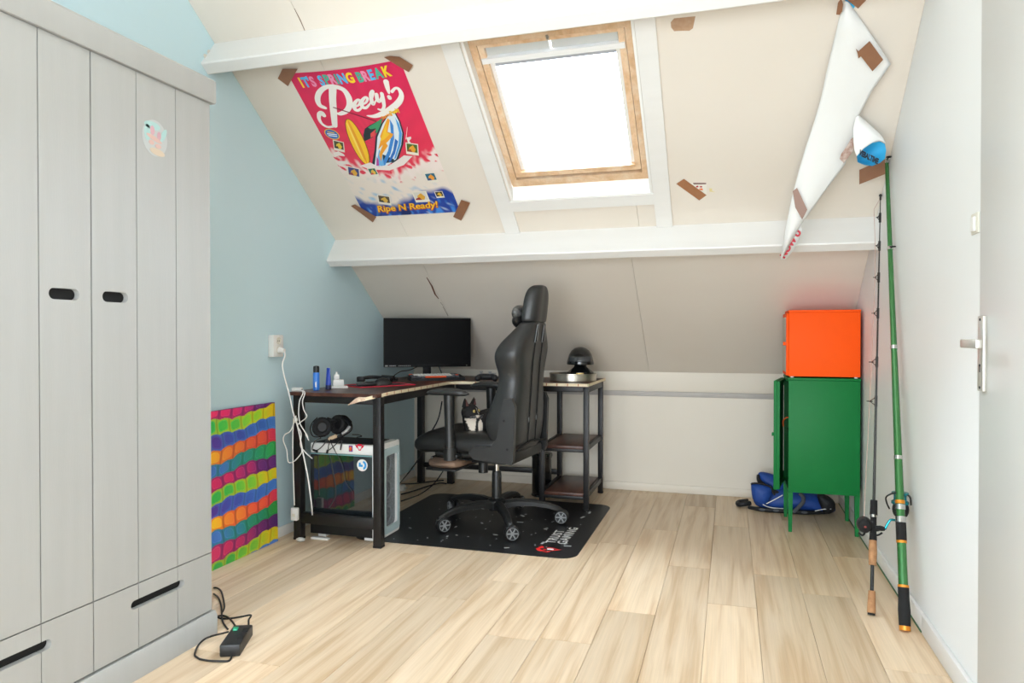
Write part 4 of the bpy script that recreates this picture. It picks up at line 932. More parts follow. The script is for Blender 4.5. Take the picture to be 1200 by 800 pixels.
# ------------------------------------------------------------------ cat lying on the seat
H0 = ony(551.5, 482.5, 4.045); kdir = Vector((-_f0.x, -_f0.y, 0))
def cp(a, b, z): return H0 + _r*a + kdir*b + Vector((0, 0, z))
Fd = (_r*0.83+kdir*0.52+Vector((0, 0, 0.05))).normalized(); Sd_ = Vector((0, 0, 1)).cross(Fd).normalized(); Ud = Fd.cross(Sd_)
def hd_(f, s, u): return H0 + Fd*f + Sd_*s + Ud*u
Mh = Matrix((Fd, Sd_, Ud)).transposed().to_4x4()
cb = MB()
cb.ell(H0, (0.048, 0.05, 0.046), 20, 12, Mh)
cb.ell(hd_(0.026, 0, -0.014), (0.032, 0.03, 0.024), 16, 10, Mh)
cb.ell(hd_(0.045, 0, -0.019), (0.016, 0.018, 0.013), 14, 8, Mh)
for sg in (1, -1):
    cb.ell(hd_(0.012, sg*0.027, -0.016), (0.026, 0.02, 0.022), 12, 8, Mh)
    rings = []
    base = hd_(-0.008, sg*0.031, 0.03); tip = hd_(0.0, sg*0.042, 0.082)
    for t_ in (0, 0.35, 0.7, 1.0):
        c_ = base.lerp(tip, t_); w = 0.026*(1-t_)**0.8+0.003
        rings.append([c_+Sd_*w*math.cos(a)+Fd*w*0.45*math.sin(a) for a in [2*math.pi*k/10 for k in range(10)]])
    cb.loft(rings)
cb.tube([H0, cp(0.004, -0.012, -0.045), cp(0.02, -0.02, -0.075)], [0.042, 0.046, 0.055], 14, res=4)
cb.tube([cp(0.012, 0.0, -0.08), cp(0.055, -0.05, -0.066), cp(0.11, -0.085, -0.058), cp(0.17, -0.11, -0.066)], [0.05, 0.068, 0.074, 0.058], 16, res=5)
cb.ell(cp(0.14, -0.06, -0.08), (0.06, 0.05, 0.05))
cb.tube([cp(-0.012, 0.012, -0.09), cp(0.01, 0.035, -0.116), cp(0.05, 0.05, -0.119)], [0.024, 0.019, 0.016], 10, res=4)
cb.tube([cp(0.02, 0.005, -0.09), cp(0.05, 0.028, -0.116), cp(0.085, 0.035, -0.117)], [0.024, 0.019, 0.016], 10, res=4)
cb.tube([cp(0.2, -0.1, -0.1), cp(0.21, -0.03, -0.112), cp(0.16, 0.02, -0.117)], [0.018, 0.016, 0.012], 10, res=4)
P0c = cp(0.02, 0, -0.122)
def grow(m): m.v = [P0c+(p-P0c)*1.14+Vector((0, 0, -0.02)) for p in m.v]; return m
tm = bpy.data.meshes.new('tmp'); tm.from_pydata([p*S for p in cb.v], [], cb.f); to_ = bpy.data.objects.new('tmp', tm); COL.objects.link(to_)
rm1 = to_.modifiers.new('r', 'REMESH'); rm1.mode = 'VOXEL'; rm1.voxel_size = 0.0042
sm1 = to_.modifiers.new('s', 'SMOOTH'); sm1.iterations = 4; sm1.factor = 0.5
cme = bpy.data.meshes.new_from_object(to_.evaluated_get(bpy.context.evaluated_depsgraph_get()))
q = MB(); q.v = [v.co/S for v in cme.vertices]; q.f = [tuple(p.vertices) for p in cme.polygons]; q.m = [0]*len(q.f)
bpy.data.objects.remove(to_); bpy.data.meshes.remove(tm); bpy.data.meshes.remove(cme)
cols = []
blk, wht, pnk = np.array(lin('#141313')), np.array(lin('#e8dccb')), np.array(lin('#c58f86'))
for p in q.v:
    d = p-H0; a_, b_2, z_ = d.dot(_r), d.dot(kdir), d.z; f_, s_, u_2 = d.dot(Fd), d.dot(Sd_), d.dot(Ud)
    w = 0.0
    if -0.104+0.004*math.sin(a_*500) < z_ < -0.027 and b_2 > -0.065 and a_ < 0.034+0.1*(z_+0.03) and a_ > -0.03+(-0.026-z_)*0.5+0.003*math.sin(z_*400): w = 1.0       # bib
    if z_ < -0.106 and b_2 > 0.018 and a_ > 0.012: w = 1.0                       # front paws
    if f_ > 0.05 and u_2 < -0.012 and abs(s_) < 0.02: w = 1.0                        # muzzle
    if f_ > 0.04 and abs(s_) < 0.004 and -0.012 < u_2 < 0.03: w = 0.5                # thin blaze
    cols.append((*(blk*(1-w)+wht*w), 1))
fur = attr_mat('tuxedo_fur', 0.75)
nf = fur.node_tree; nb = nf.nodes.new('ShaderNodeTexNoise'); nb.inputs['Scale'].default_value = 220; bpn = nf.nodes.new('ShaderNodeBump'); bpn.inputs['Strength'].default_value = 0.5; bpn.inputs['Distance'].default_value = 0.003
nf.links.new(nb.outputs['Fac'], bpn.inputs['Height']); nf.links.new(bpn.outputs[0], nf.nodes['Principled BSDF'].inputs['Normal'])
grow(q)
cat = part('cat', q, fur, None, label='black and white tuxedo cat resting on the gaming chair seat', cat='cat', col=cols, sharp=0)
WLOC[cat.name] = WLOC[cat.name]
for sg in (1, -1):
    c = hd_(0.041, sg*0.0205, 0.008)
    ey_ = part('eye', grow(MB().ell(c, (0.0078, 0.0085, 0.0082), 14, 10, Mh)), mat('cat_eye_amber', '#c9b168', 0.1, coat=0.8), cat)
    part('pupil', grow(MB().ell(c+Fd*0.0062+Sd_*sg*0.001, (0.0026, 0.0022, 0.005), 10, 8, Mh)), M_wslot, ey_)
    b0 = hd_(-0.001, sg*0.033, 0.036); t0 = hd_(0.0035, sg*0.0405, 0.07)
    part('inner_ear', grow(MB().loft([[b0+Sd_*0.014+Fd*0.0105, b0+Fd*0.0125, b0-Sd_*0.014+Fd*0.0105], [t0+Sd_*0.003+Fd*0.003, t0+Fd*0.0035, t0-Sd_*0.003+Fd*0.003]])), mat('ear_pink', '#6d4a46', 0.8), cat)
part('nose', grow(MB().ell(hd_(0.0605, 0, -0.0115), (0.004, 0.006, 0.004), 10, 8, Mh)), mat('cat_nose', '#3a2a28', 0.5), cat)
wk = MB()
for sg in (1, -1):
    for k in range(4): wk.tube([hd_(0.053, sg*0.013, -0.018-k*0.003), hd_(0.055, sg*0.04, -0.014-k*0.007), hd_(0.045, sg*0.066, -0.018-k*0.01)], 0.0005, 4)
part('whiskers', grow(wk), mat('whisker_white', '#dddddd', 0.5), cat)

# ------------------------------------------------------------------ bin under the desk
bc = Vector((-1.285, 4.93, 0.0003))
t = thing('pedal_bin', 'small black round bin on the floor under the desk beside the shelf', 'bin', bc)
M_bin = mat('gloss_black_bin', '#0f1011', 0.2, coat=0.3)
part('body', lathe_at(bc, [(0.072, 0), (0.075, 0.004), (0.075, 0.012), (0.07, 0.016), (0.07, 0.27), (0.073, 0.272), (0.073, 0.28)], 28), M_bin, t)
part('lid', lathe_at(bc, [(0.076, 0.2805), (0.077, 0.29), (0.072, 0.306), (0.045, 0.313), (0.0001, 0.315)], 28), M_bin, t)
part('pedal', MB().box(bc.x-0.018, bc.x+0.018, bc.y-0.1, bc.y-0.076, 0.006, 0.013, 0.003), M_nyl, t)
# black cables below the desk
def cable(name, label, pts, r, m, **k):
    return part(name, MB().tube(pts, r, 7, res=6), m, None, label=label, cat='cable', **k)
M_cab = mat('black_cable', '#151515', 0.5)
zf = 0.0065
def F(px, py, z=zf): return onz(px, py, z)
cable('power_cable', 'black cable hanging from under the desktop to the floor behind the computer', [ony(518, 470, 4.62), ony(513, 492, 4.62), ony(500, 515, 4.58), ony(492, 535, 4.5), ony(480, 552, 4.4), F(468, 567), F(462, 578)], 0.005, M_cab)
cable('floor_cable', 'black cable running straight along the floor to the middle desk leg', [F(470, 567), F(485, 566.5), F(505, 564), F(520, 562.5)], 0.005, M_cab, group='black cables on the floor under the desk')
cable('floor_cable', 'black cable looping across the floor just behind the chair mat corner', [F(470, 579), F(485, 575), F(500, 570), F(515, 566), F(523, 566.5)], 0.005, M_cab, group='black cables on the floor under the desk')
cable('floor_cable', 'black cable rising from the floor at the mat edge towards the chair footrest', [F(470, 587), F(482, 583), F(492, 579), ony(505, 570, 4.7), ony(513, 561, 4.6), ony(519, 552, 4.55)], 0.004, M_cab, group='black cables on the floor under the desk')
pp = F(471.5, 575, 0.0)
t = thing('white_plug', 'white plug lying on the floor behind the computer', 'plug', pp)
part('body', MB().box(pp.x-0.02, pp.x+0.02, pp.y-0.02, pp.y+0.02, 0.0003, 0.045, 0.006), M_pl, t)
part('pin', MB().cyl((pp.x+0.02, pp.y-0.008, 0.022), (pp.x+0.038, pp.y-0.008, 0.022), 0.003, n=8).cyl((pp.x+0.02, pp.y+0.008, 0.022), (pp.x+0.038, pp.y+0.008, 0.022), 0.003, n=8), M_chr, t)
pp = F(363, 637, 0.0)
for k, (px, py, w) in enumerate(((377, 634.5, 0.05),)):
    p_ = Vector((-2.19, 3.50, 0)); part('white_card', MB().box(p_.x-0.06, p_.x+0.05, p_.y-0.012, p_.y+0.015, 0.0003, 0.012, 0.003), M_pl, None, label='white plastic strip lying on the floor under the computer', cat='plastic strip')
part('paper_scrap', MB().ell((-2.275, 3.43, 0.012), (0.028, 0.02, 0.0115), 9, 6), mat('crumpled_paper', '#d8d8d4', 0.8, bump=(50, 0.9)), None, label='crumpled white scrap on the floor beside the left desk leg', cat='scrap')

# ------------------------------------------------------------------ power strip by the wardrobe
_a = onz(271.5, 759, 0.022); _b = onz(283, 741.5, 0.022); st_ = Vector(((_a.x+_b.x)/2, (_a.y+_b.y)/2, 0.0003)); _st = math.atan2(_b.y-_a.y, _b.x-_a.x)
ps = thing('power_strip', 'short black power strip with green switch on the floor by the wardrobe', 'power strip', st_, _st)
M_ps = mat('strip_black', '#1a1b1c', 0.42)
part('body', MB().box(-0.09, 0.09, -0.036, 0.036, 0, 0.044, 0.006), M_ps, ps, local=True)
part('switch', MB().box(0.03, 0.058, 0.006, 0.024, 0.0442, 0.05, 0.003).cyl((0.042, 0.016, 0.044), (0.042, 0.016, 0.053), 0.009, n=12), mat('switch_green', '#1fa57a', 0.3, coat=0.4), ps, local=True)
soq = MB()
for x in (-0.03, 0.035): soq.box(x-0.016, x+0.016, -0.034, -0.012, 0.0441, 0.0465, 0.001)
part('socket_cover', soq, mat('strip_dark', '#090909', 0.6), ps, local=True)
strip_leads = [[(235.5, 726), (243, 728), (252, 729)], ]
def fl2(L, z=0.004): return [onz(px, py, z) for px, py in L]
c_ = lambda L, nm='cord', **k: part(nm, MB().tube(fl2(L), 0.0036, 7, res=6), M_cab, ps)
part('cord', MB().tube([onz(268, 740, 0.02), onz(260, 742, 0.02), onz(254, 743.5, 0.026), onx(247, 745.5, -1.868), onx(240, 748.5, -1.868), onx(233, 755, -1.868), onz(229, 763, 0.008), onz(228.5, 768, 0.004), onz(234, 772, 0.004)], 0.0036, 7, res=6), M_cab, ps)
c_([(234, 772), (246, 774), (260, 774.5), (268, 774), (271, 770), (271, 765)])
c_([(279, 739), (273, 729), (267, 723), (260, 721), (252, 722.5), (250, 723.5)])
c_([(287, 739), (291, 733), (291.5, 726), (294, 720.5), (284, 722), (272, 724), (260, 724.5), (253, 722)])
c_([(267, 737), (262, 730), (260, 723), (260, 716), (259, 708), (256, 700), (250.5, 695.5)])
c_([(260, 718), (263, 711), (261.5, 700), (259, 692), (254, 688.5), (250, 688.5)])

# ------------------------------------------------------------------ metal cabinets
M_gr = mat('green_cabinet_metal', '#0c7436', 0.5, spec=0.25, var=(2, 0.2, '#0f793b')); M_or = mat('orange_cabinet_metal', '#ff5a14', 0.55, spec=0.12, var=(2, 0.2, '#ff601a'))
CX0, CX1, CY0, CY1 = 0.326, 0.706, 4.43, 4.815
gc_ = thing('green_cabinet', 'green metal cabinet on four legs with its door ajar in the right corner', 'cabinet', ((CX0+CX1)/2, (CY0+CY1)/2, 0.0003))
b_ = MB()
b_.box(CX0, CX1, CY0, CY0+0.012, 0.232, 0.883, 0.002); b_.box(CX0, CX1, CY1-0.012, CY1, 0.232, 0.883, 0.002); b_.box(CX1-0.012, CX1, CY0+0.012, CY1-0.012, 0.232, 0.883, 0.0015)
b_.box(CX0+0.002, CX1-0.012, CY0+0.012, CY1-0.012, 0.234, 0.25); b_.box(CX0+0.002, CX1-0.012, CY0+0.012, CY1-0.012, 0.868, 0.883)
part('body', b_, M_gr, gc_)
part('top', MB().box(CX0-0.003, CX1+0.003, CY0-0.003, CY1+0.003, 0.8835, 0.898, 0.003), M_gr, gc_)
part('inner_shelf', MB().box(CX0+0.02, CX1-0.013, CY0+0.013, CY1-0.013, 0.55, 0.562), M_gr, gc_)
for x, y in ((CX0+0.012, CY0+0.014), (CX1-0.014, CY0+0.014), (CX0+0.012, CY1-0.014), (CX1-0.014, CY1-0.014)):
    part('leg', MB().loft([[(x-w, y-w, z), (x+w, y-w, z), (x+w, y+w, z), (x-w, y+w, z)] for z, w in ((0.0, 0.0095), (0.232, 0.0135))]), M_gr, gc_)
hinge = Vector((CX0-0.002, CY1-0.012, 0)); da = R(9.5)
T = Matrix.Translation(hinge) @ Matrix.Rotation(R(-90)-da, 4, 'Z')      # door runs from the rear hinge towards the viewer
dq = MB(T).box(0.004, 0.372, -0.018, 0.0, 0.24, 0.878, 0.002)
dr_ = part('door', dq, M_gr, gc_)
part('handle', MB(T).box(0.336, 0.356, -0.03, -0.0185, 0.553, 0.572, 0.001), M_gr, dr_)
part('door_lip', MB(T).box(0.356, 0.371, 0.0002, 0.016, 0.243, 0.875, 0.001).box(0.01, 0.356, 0.0002, 0.014, 0.243, 0.255).box(0.01, 0.356, 0.0002, 0.014, 0.863, 0.875), M_gr, dr_)
part('hinge_pin', MB().cyl((CX0-0.004, CY1-0.012, 0.25), (CX0-0.004, CY1-0.012, 0.29), 0.005, n=8).cyl((CX0-0.004, CY1-0.012, 0.83), (CX0-0.004, CY1-0.012, 0.87), 0.005, n=8), M_chr, gc_)
part('hanging_cord', MB().tube([(CX0+0.03, CY0+0.06, 0.563), (CX0+0.02, CY0+0.05, 0.62), (CX0+0.004, CY0+0.06, 0.66), (CX0-0.02, CY0+0.10, 0.64), (CX0-0.02, CY0+0.12, 0.6)], 0.004, 6, res=5), mat('cord_orange', '#e0632a', 0.6), gc_, label='orange cord hanging out of the open door')
OX_0, OX_1, OY0, OY1, OZ0, OZ1 = CX0, CX1-0.001, 4.43, 4.715, 0.9105, 1.29
oc = thing('orange_cabinet', 'orange metal cabinet stacked on top of the green cabinet', 'cabinet', ((OX_0+OX_1)/2, (OY0+OY1)/2, 0.8985))
b_ = MB()
b_.box(OX_0, OX_1, OY0, OY0+0.012, OZ0-0.004, OZ1-0.014, 0.002); b_.box(OX_0, OX_1, OY1-0.012, OY1, OZ0-0.004, OZ1-0.014, 0.002); b_.box(OX_1-0.012, OX_1, OY0+0.012, OY1-0.012, OZ0-0.004, OZ1-0.014)
b_.box(OX_0+0.002, OX_1-0.012, OY0+0.012, OY1-0.012, OZ0-0.004, OZ0+0.012)
part('body', b_, M_or, oc)
part('top', MB().box(OX_0-0.002, OX_1+0.002, OY0-0.003, OY1+0.002, OZ1-0.0137, OZ1, 0.003), M_or, oc)
od = part('door', MB().box(OX_0-0.014, OX_0-0.0005, OY0+0.004, OY1-0.004, OZ0, OZ1-0.018, 0.002), M_or, oc)
part('door_reflection', MB().box(OX_0-0.0155, OX_0-0.0142, OY0+0.02, OY1-0.02, OZ0+0.02, OZ1-0.04), mat('door_grey_reflection', '#b5a99c', 0.35), od)  # grey patch paints the reflection on the orange door
part('handle', MB().box(OX_0-0.03, OX_0-0.0157, OY0+0.01, OY0+0.028, OZ0+0.175, OZ0+0.195, 0.001), M_or, od)
for x, y in ((OX_0+0.02, OY0+0.02), (OX_1-0.02, OY0+0.02), (OX_0+0.02, OY1-0.02), (OX_1-0.02, OY1-0.02)): part('foot', MB().cyl((x, y, 0.8985), (x, y, OZ0-0.0035), 0.01, n=10), M_pl, oc)

# ------------------------------------------------------------------ blue rucksack behind the green cabinet
bgp = Vector((0.33, 5.03, 0.0))
t = thing('rucksack', 'blue and black rucksack lying on the floor behind the green cabinet legs', 'rucksack', bgp)
M_bb = mat('blue_nylon', '#1c4a9c', 0.55, var=(18, 0.5, '#163c84'), bump=(70, 0.4)); M_bk = mat('black_nylon_bag', '#17181b', 0.6, bump=(90, 0.3)); M_gy = mat('grey_webbing', '#55585c', 0.7)
def pillow(px, Y, d, back=None, n=2):
    """soft cushion: an outline at depth Y swelling by d towards the room and back to the wall"""
    out = catmull([ony(a, b, Y) for a, b in px], 3, closed=True); out = [Vector((p.x, p.y, max(p.z, 0.004))) for p in out]
    c = Vector((0, 0, 0))
    for p in out: c += p
    c /= len(out); bk = d if back is None else back; rings = []
    for f, o in ((0.0, -1.0), (0.45, -0.93), (0.8, -0.62), (0.95, -0.3), (1.0, 0.0), (0.95, 0.3), (0.8, 0.62), (0.45, 0.93), (0.0, 1.0)):
        rings.append([c.lerp(p, max(f, 0.02)) + Vector((0, -d*o if o > 0 else -bk*o, 0)) for p in out])
    q = MB().loft(rings); q.v = [Vector((p.x, p.y, max(p.z, 0.002))) for p in q.v]; return q
def seam(px, Y, r): return MB().tube([ony(a, b, y) for (a, b), y in zip(px, Y if isinstance(Y, (list, tuple)) else [Y]*len(px))], r, 8, res=4)
part('main_bag', pillow([(883, 587), (890, 578), (903, 573), (925, 573), (948, 576), (966, 582), (977, 591), (977, 600), (950, 603), (920, 603), (897, 600)], 4.985, 0.085, 0.2), M_bb, t, sharp=0)
part('top_flap', pillow([(888, 557), (891, 553), (903, 555), (919, 561), (924, 575), (923, 589), (912, 582), (900, 571), (891, 564)], 5.02, 0.05, 0.12), M_bb, t, sharp=0)
part('flap_binding', seam([(888.5, 556), (889.5, 563), (897, 570), (907, 576), (917, 582), (924, 586)], (5.0, 4.985, 4.96, 4.95, 4.945, 4.945), [0.009, 0.014, 0.017, 0.019, 0.019, 0.014]), M_bk, t)
part('side_pocket', pillow([(880, 567), (883, 566), (893, 567), (904, 571), (905, 577), (901, 587), (896, 592), (888, 590), (882, 584)], 4.90, 0.045, 0.1), M_bb, t, sharp=0)
part('pocket_binding', seam([(880, 567.5), (884, 566), (893, 567), (903, 570.5), (905.5, 576), (908, 580)], 4.885, 0.006), M_bk, t)
part('black_panel', pillow([(958, 579), (970, 581), (978, 588), (978, 598), (968, 602), (961, 592)], 4.91, 0.03, 0.1), M_bk, t, sharp=0)
part('reflective_piping', seam([(898, 590), (908, 585), (917, 580)], 4.862, 0.003), M_pl, t, label='thin white reflective piping')
part('reflective_piping', seam([(894, 591), (901, 594), (911, 595.5), (918, 596)], (4.86, 4.875, 4.882, 4.886), 0.003), M_pl, t, label='thin white reflective piping')
part('reflective_piping', seam([(955, 598.5), (965, 596.5), (974, 596)], 4.886, 0.003), M_pl, t, label='thin white reflective piping')
part('strap', seam([(930, 600), (936, 594), (941, 588), (941, 582), (937, 578)], (4.875, 4.87, 4.87, 4.875, 4.885), 0.012), M_gy, t)
part('base_webbing', MB().tube([(0.12, 4.93, 0.014), (0.2, 4.885, 0.0145), (0.33, 4.88, 0.0145), (0.46, 4.885, 0.0145), (0.60, 4.93, 0.014)], [0.012, 0.014, 0.014, 0.014, 0.01], 8, res=5), M_bk, t)
gwb = MB()
for k in range(4): gwb.ell((0.2+k*0.085, 4.868, 0.018), (0.02, 0.006, 0.009), 10, 6)
part('webbing_patch', gwb, M_gy, t, kind='stuff')
part('carry_loop', MB().tube([(0.13, 4.98, 0.03), (0.085, 4.95, 0.026), (0.055, 4.97, 0.02), (0.06, 5.02, 0.022), (0.12, 5.04, 0.03)], 0.016, 8, res=5), M_bk, t)

# ------------------------------------------------------------------ fishing rods
def rod_pt(a, b, py):
    lo, hi = 0.0, 1.0
    for _ in range(40):
        m = (lo+hi)/2
        if project(a.lerp(b, m))[1] > py: lo = m
        else: hi = m
    return a.lerp(b, lo)
def rod(name, label, A, B): 
    t = thing(name, label, 'fishing rod', A); return t
GA, GB = Vector((0.652, 3.08, 0.002)), Vector((0.713, 3.80, 2.02)); GD = (GB-GA).normalized()
t = rod('fishing_rod', 'thick green telescopic fishing rod with teal reel leaning on the white wall', GA, GB)
gp_ = lambda py: rod_pt(GA, GB, py)
M_rg = mat('rod_green', '#36753b', 0.25, 0.35, coat=0.5); M_og = mat('rod_orange_ring', '#d98a26', 0.3, 0.4); M_foam = mat('foam_black', '#161616', 0.85, bump=(200, 0.3))
part('butt_cap', MB().cyl(GA, gp_(733), 0.0205, n=16), M_og, t)
part('grip', MB().tube([gp_(733), gp_(715), gp_(700), gp_(688)], [0.021, 0.0225, 0.02, 0.0205], 16, res=3), M_foam, t)
part('orange_ring', MB().cyl(gp_(688), gp_(685), 0.0205, n=16).cyl(gp_(636), gp_(633), 0.0195, n=16).cyl(gp_(590), gp_(586), 0.0185, n=16), M_og, t)
part('blank', MB().tube([gp_(685), gp_(590), gp_(500), gp_(400), gp_(300), gp_(182)], [0.0175, 0.0165, 0.0145, 0.0125, 0.0105, 0.0085], 14), M_rg, t)
part('reel_seat', MB().cyl(gp_(633), gp_(612), 0.0195, n=16), M_foam, t)
part('hood', MB().cyl(gp_(612), gp_(605), 0.02, n=16).cyl(gp_(597), gp_(591), 0.0195, n=16), M_chr, t)
M_teal = mat('teal_anodised', '#1f8f98', 0.25, 0.6)
rp = gp_(600); side = Vector((0.35, -0.25, 0)).normalized()
rl = part('reel', MB().tube([rp, rp+Vector((0.01, 0.035, 0.0))], 0.01, 8).ell(rp+Vector((0.012, 0.055, 0.0)), (0.032, 0.03, 0.04)), M_foam, t)
part('spool', MB().lathe([(0.028, 0.03), (0.033, 0.034), (0.033, 0.042), (0.024, 0.048), (0.024, 0.068), (0.032, 0.074), (0.032, 0.08), (0.01, 0.084)], 20, Matrix.Translation(rp+Vector((0.01, 0.055, -0.01)))), M_teal, rl)
part('bail_arm', MB().tube([rp+Vector((-0.03, 0.055, 0.0)), rp+Vector((-0.045, 0.03, 0.03)), rp+Vector((-0.045, 0.03, 0.055)), rp+Vector((-0.01, 0.02, 0.075)), rp+Vector((0.04, 0.04, 0.06)), rp+Vector((0.05, 0.055, 0.02))], 0.0035, 6, res=4), M_foam, rl)
hy = rp.y+0.05
part('crank', MB().tube([rp+Vector((0.0, 0.05, -0.025)), ony(1050, 609, hy), ony(1044, 609, hy), ony(1040, 614, hy), ony(1037, 620, hy)], 0.005, 8, res=4), M_teal, rl)
part('crank_knob', MB().tube([ony(1037, 620, hy), ony(1033, 619, hy), ony(1027, 618, hy)], [0.007, 0.011, 0.008], 10, res=3), M_foam, rl)
for py, r_ in ((536, 0.0165), (407, 0.0145), (291, 0.0125), (190, 0.011)):
    p_ = gp_(py); part('ferrule', MB().cyl(p_-GD*0.008, p_+GD*0.008, r_, n=14), M_chr, t)
gq = MB()
for py in (291, 181, 187):
    p_ = gp_(py)+(GB-GA).cross(Vector((0, 1, 0))).normalized()*0.0; c_2 = p_+Vector((0.004, -0.035, 0.004))
    gq.tube([c_2+Vector((0.011*math.cos(a), 0.011*math.sin(a), 0)) for a in [2*math.pi*k/12 for k in range(12)]], 0.0028, 6, closed=True); gq.tube([p_, c_2+Vector((0, 0.011, 0))], 0.003, 6)
part('line_guide', gq, M_foam, t)
BA, BB_ = Vector((0.556, 3.21, 0.002)), Vector((0.716, 3.95, 1.845)); BD = (BB_-BA).normalized()
bp_ = lambda py: rod_pt(BA, BB_, py)
t = rod('fishing_rod', 'thin black fishing rod with cork handle leaning on the wall by the cabinet', BA, BB_)
M_cork = mat('cork', '#b98a5f', 0.8, var=(60, 0.7, '#8f6340'), bump=(120, 0.4)); M_bl = mat('blank_black', '#1c1d1f', 0.25, coat=0.4)
part('butt_cap', MB().cyl(BA, bp_(718), 0.0145, n=14), M_foam, t)
part('rear_grip', MB().tube([bp_(718), bp_(705), bp_(692)], [0.0165, 0.0155, 0.0135], 14, res=3), M_cork, t, label='cork butt grip')
part('main_grip', MB().tube([bp_(662), bp_(648), bp_(633)], [0.015, 0.0165, 0.0145], 14, res=3), M_cork, t, label='cork fore handle')
part('blank', MB().tube([bp_(694), bp_(600), bp_(450), bp_(300), bp_(232)], [0.0075, 0.006, 0.0045, 0.0032, 0.002], 10), M_bl, t)
part('reel_seat', MB().tube([bp_(633), bp_(622), bp_(606)], [0.0155, 0.0125, 0.012], 14), M_foam, t)
part('fore_grip', MB().tube([bp_(603), bp_(586)], [0.0155, 0.014], 14), M_foam, t)
part('hood', MB().cyl(bp_(606), bp_(602.5), 0.0135, n=14), M_chr, t)
rc_ = ony(1012.5, 614, bp_(614).y-0.005)
rl = part('reel', MB().ell(rc_, (0.03, 0.042, 0.034), 18, 12).tube([rc_, bp_(612)], 0.012, 8), mat('reel_graphite', '#2b2c2e', 0.35, 0.2), t)
part('side_plate', MB().ell(rc_+Vector((-0.002, -0.03, 0.0)), (0.026, 0.016, 0.03), 18, 10), M_foam, rl)
part('emblem_dot', MB().ell(rc_+Vector((-0.002, -0.0465, 0.0)), (0.005, 0.002, 0.005), 10, 6), mat('reel_red', '#8e3a33', 0.4), rl)
hb = bp_(618)
part('handle_arm', MB().tube([hb, ony(1027, 619, hb.y-0.01), ony(1033, 618, hb.y-0.01)], [0.008, 0.013, 0.009], 9, res=3).tube([ony(1020, 625, hb.y-0.02), ony(1028, 627, hb.y-0.02), ony(1034, 624, hb.y-0.02)], 0.004, 7, res=3).tube([rc_+Vector((0, -0.02, -0.03)), ony(1011, 627, hb.y-0.03), ony(1006, 624, hb.y-0.03)], 0.004, 7, res=3), M_foam, rl)
gq = MB()
for py, dx in ((255, -0.014), (288, -0.014), (325, -0.018), (367, -0.02), (424, -0.024), (470, -0.028)):
    p_ = bp_(py); c_2 = p_+Vector((dx, -0.01, 0)); r_ = abs(dx)*0.42
    gq.tube([c_2+Vector((r_*math.cos(a), r_*math.sin(a), 0)) for a in [2*math.pi*k/10 for k in range(10)]], 0.0018, 5, closed=True); gq.tube([p_-BD*0.02, c_2, p_+BD*0.02], 0.0022, 5); gq.cyl(p_-BD*0.025, p_+BD*0.025, 0.006, n=8)
gq.cyl(bp_(234), bp_(229), 0.005, n=8); gq.ell(bp_(229), (0.008, 0.008, 0.008), 8, 6)
part('line_guide', gq, M_bl, t)
part('line', MB().tube([rc_+Vector((0, 0, 0.03)), bp_(470)+Vector((-0.028, -0.01, 0)), bp_(424)+Vector((-0.024, -0.01, 0)), bp_(325)+Vector((-0.018, -0.01, 0)), bp_(288)+Vector((-0.02, -0.01, 0)), bp_(245)+Vector((-0.03, -0.01, 0)), bp_(232)], 0.0013, 5), mat('braided_line', '#c9a99c', 0.6), t)

# ------------------------------------------------------------------ small clip on the right wall
cl_ = Vector((XR, 2.46, 1.53))
t = thing('wall_clip', 'small white plastic clip on the white wall above the door handle', 'clip', cl_)
pcl = onx(1141.5, 262, XR-0.006)
part('base', MB().box(XR-0.006, XR-0.0003, pcl.y-0.035, pcl.y+0.03, pcl.z-0.032, pcl.z+0.032, 0.002), M_plg, t)
part('tab', MB().box(XR-0.014, XR-0.0062, pcl.y-0.02, pcl.y+0.012, pcl.z-0.025, pcl.z+0.02, 0.002), M_pl, t)

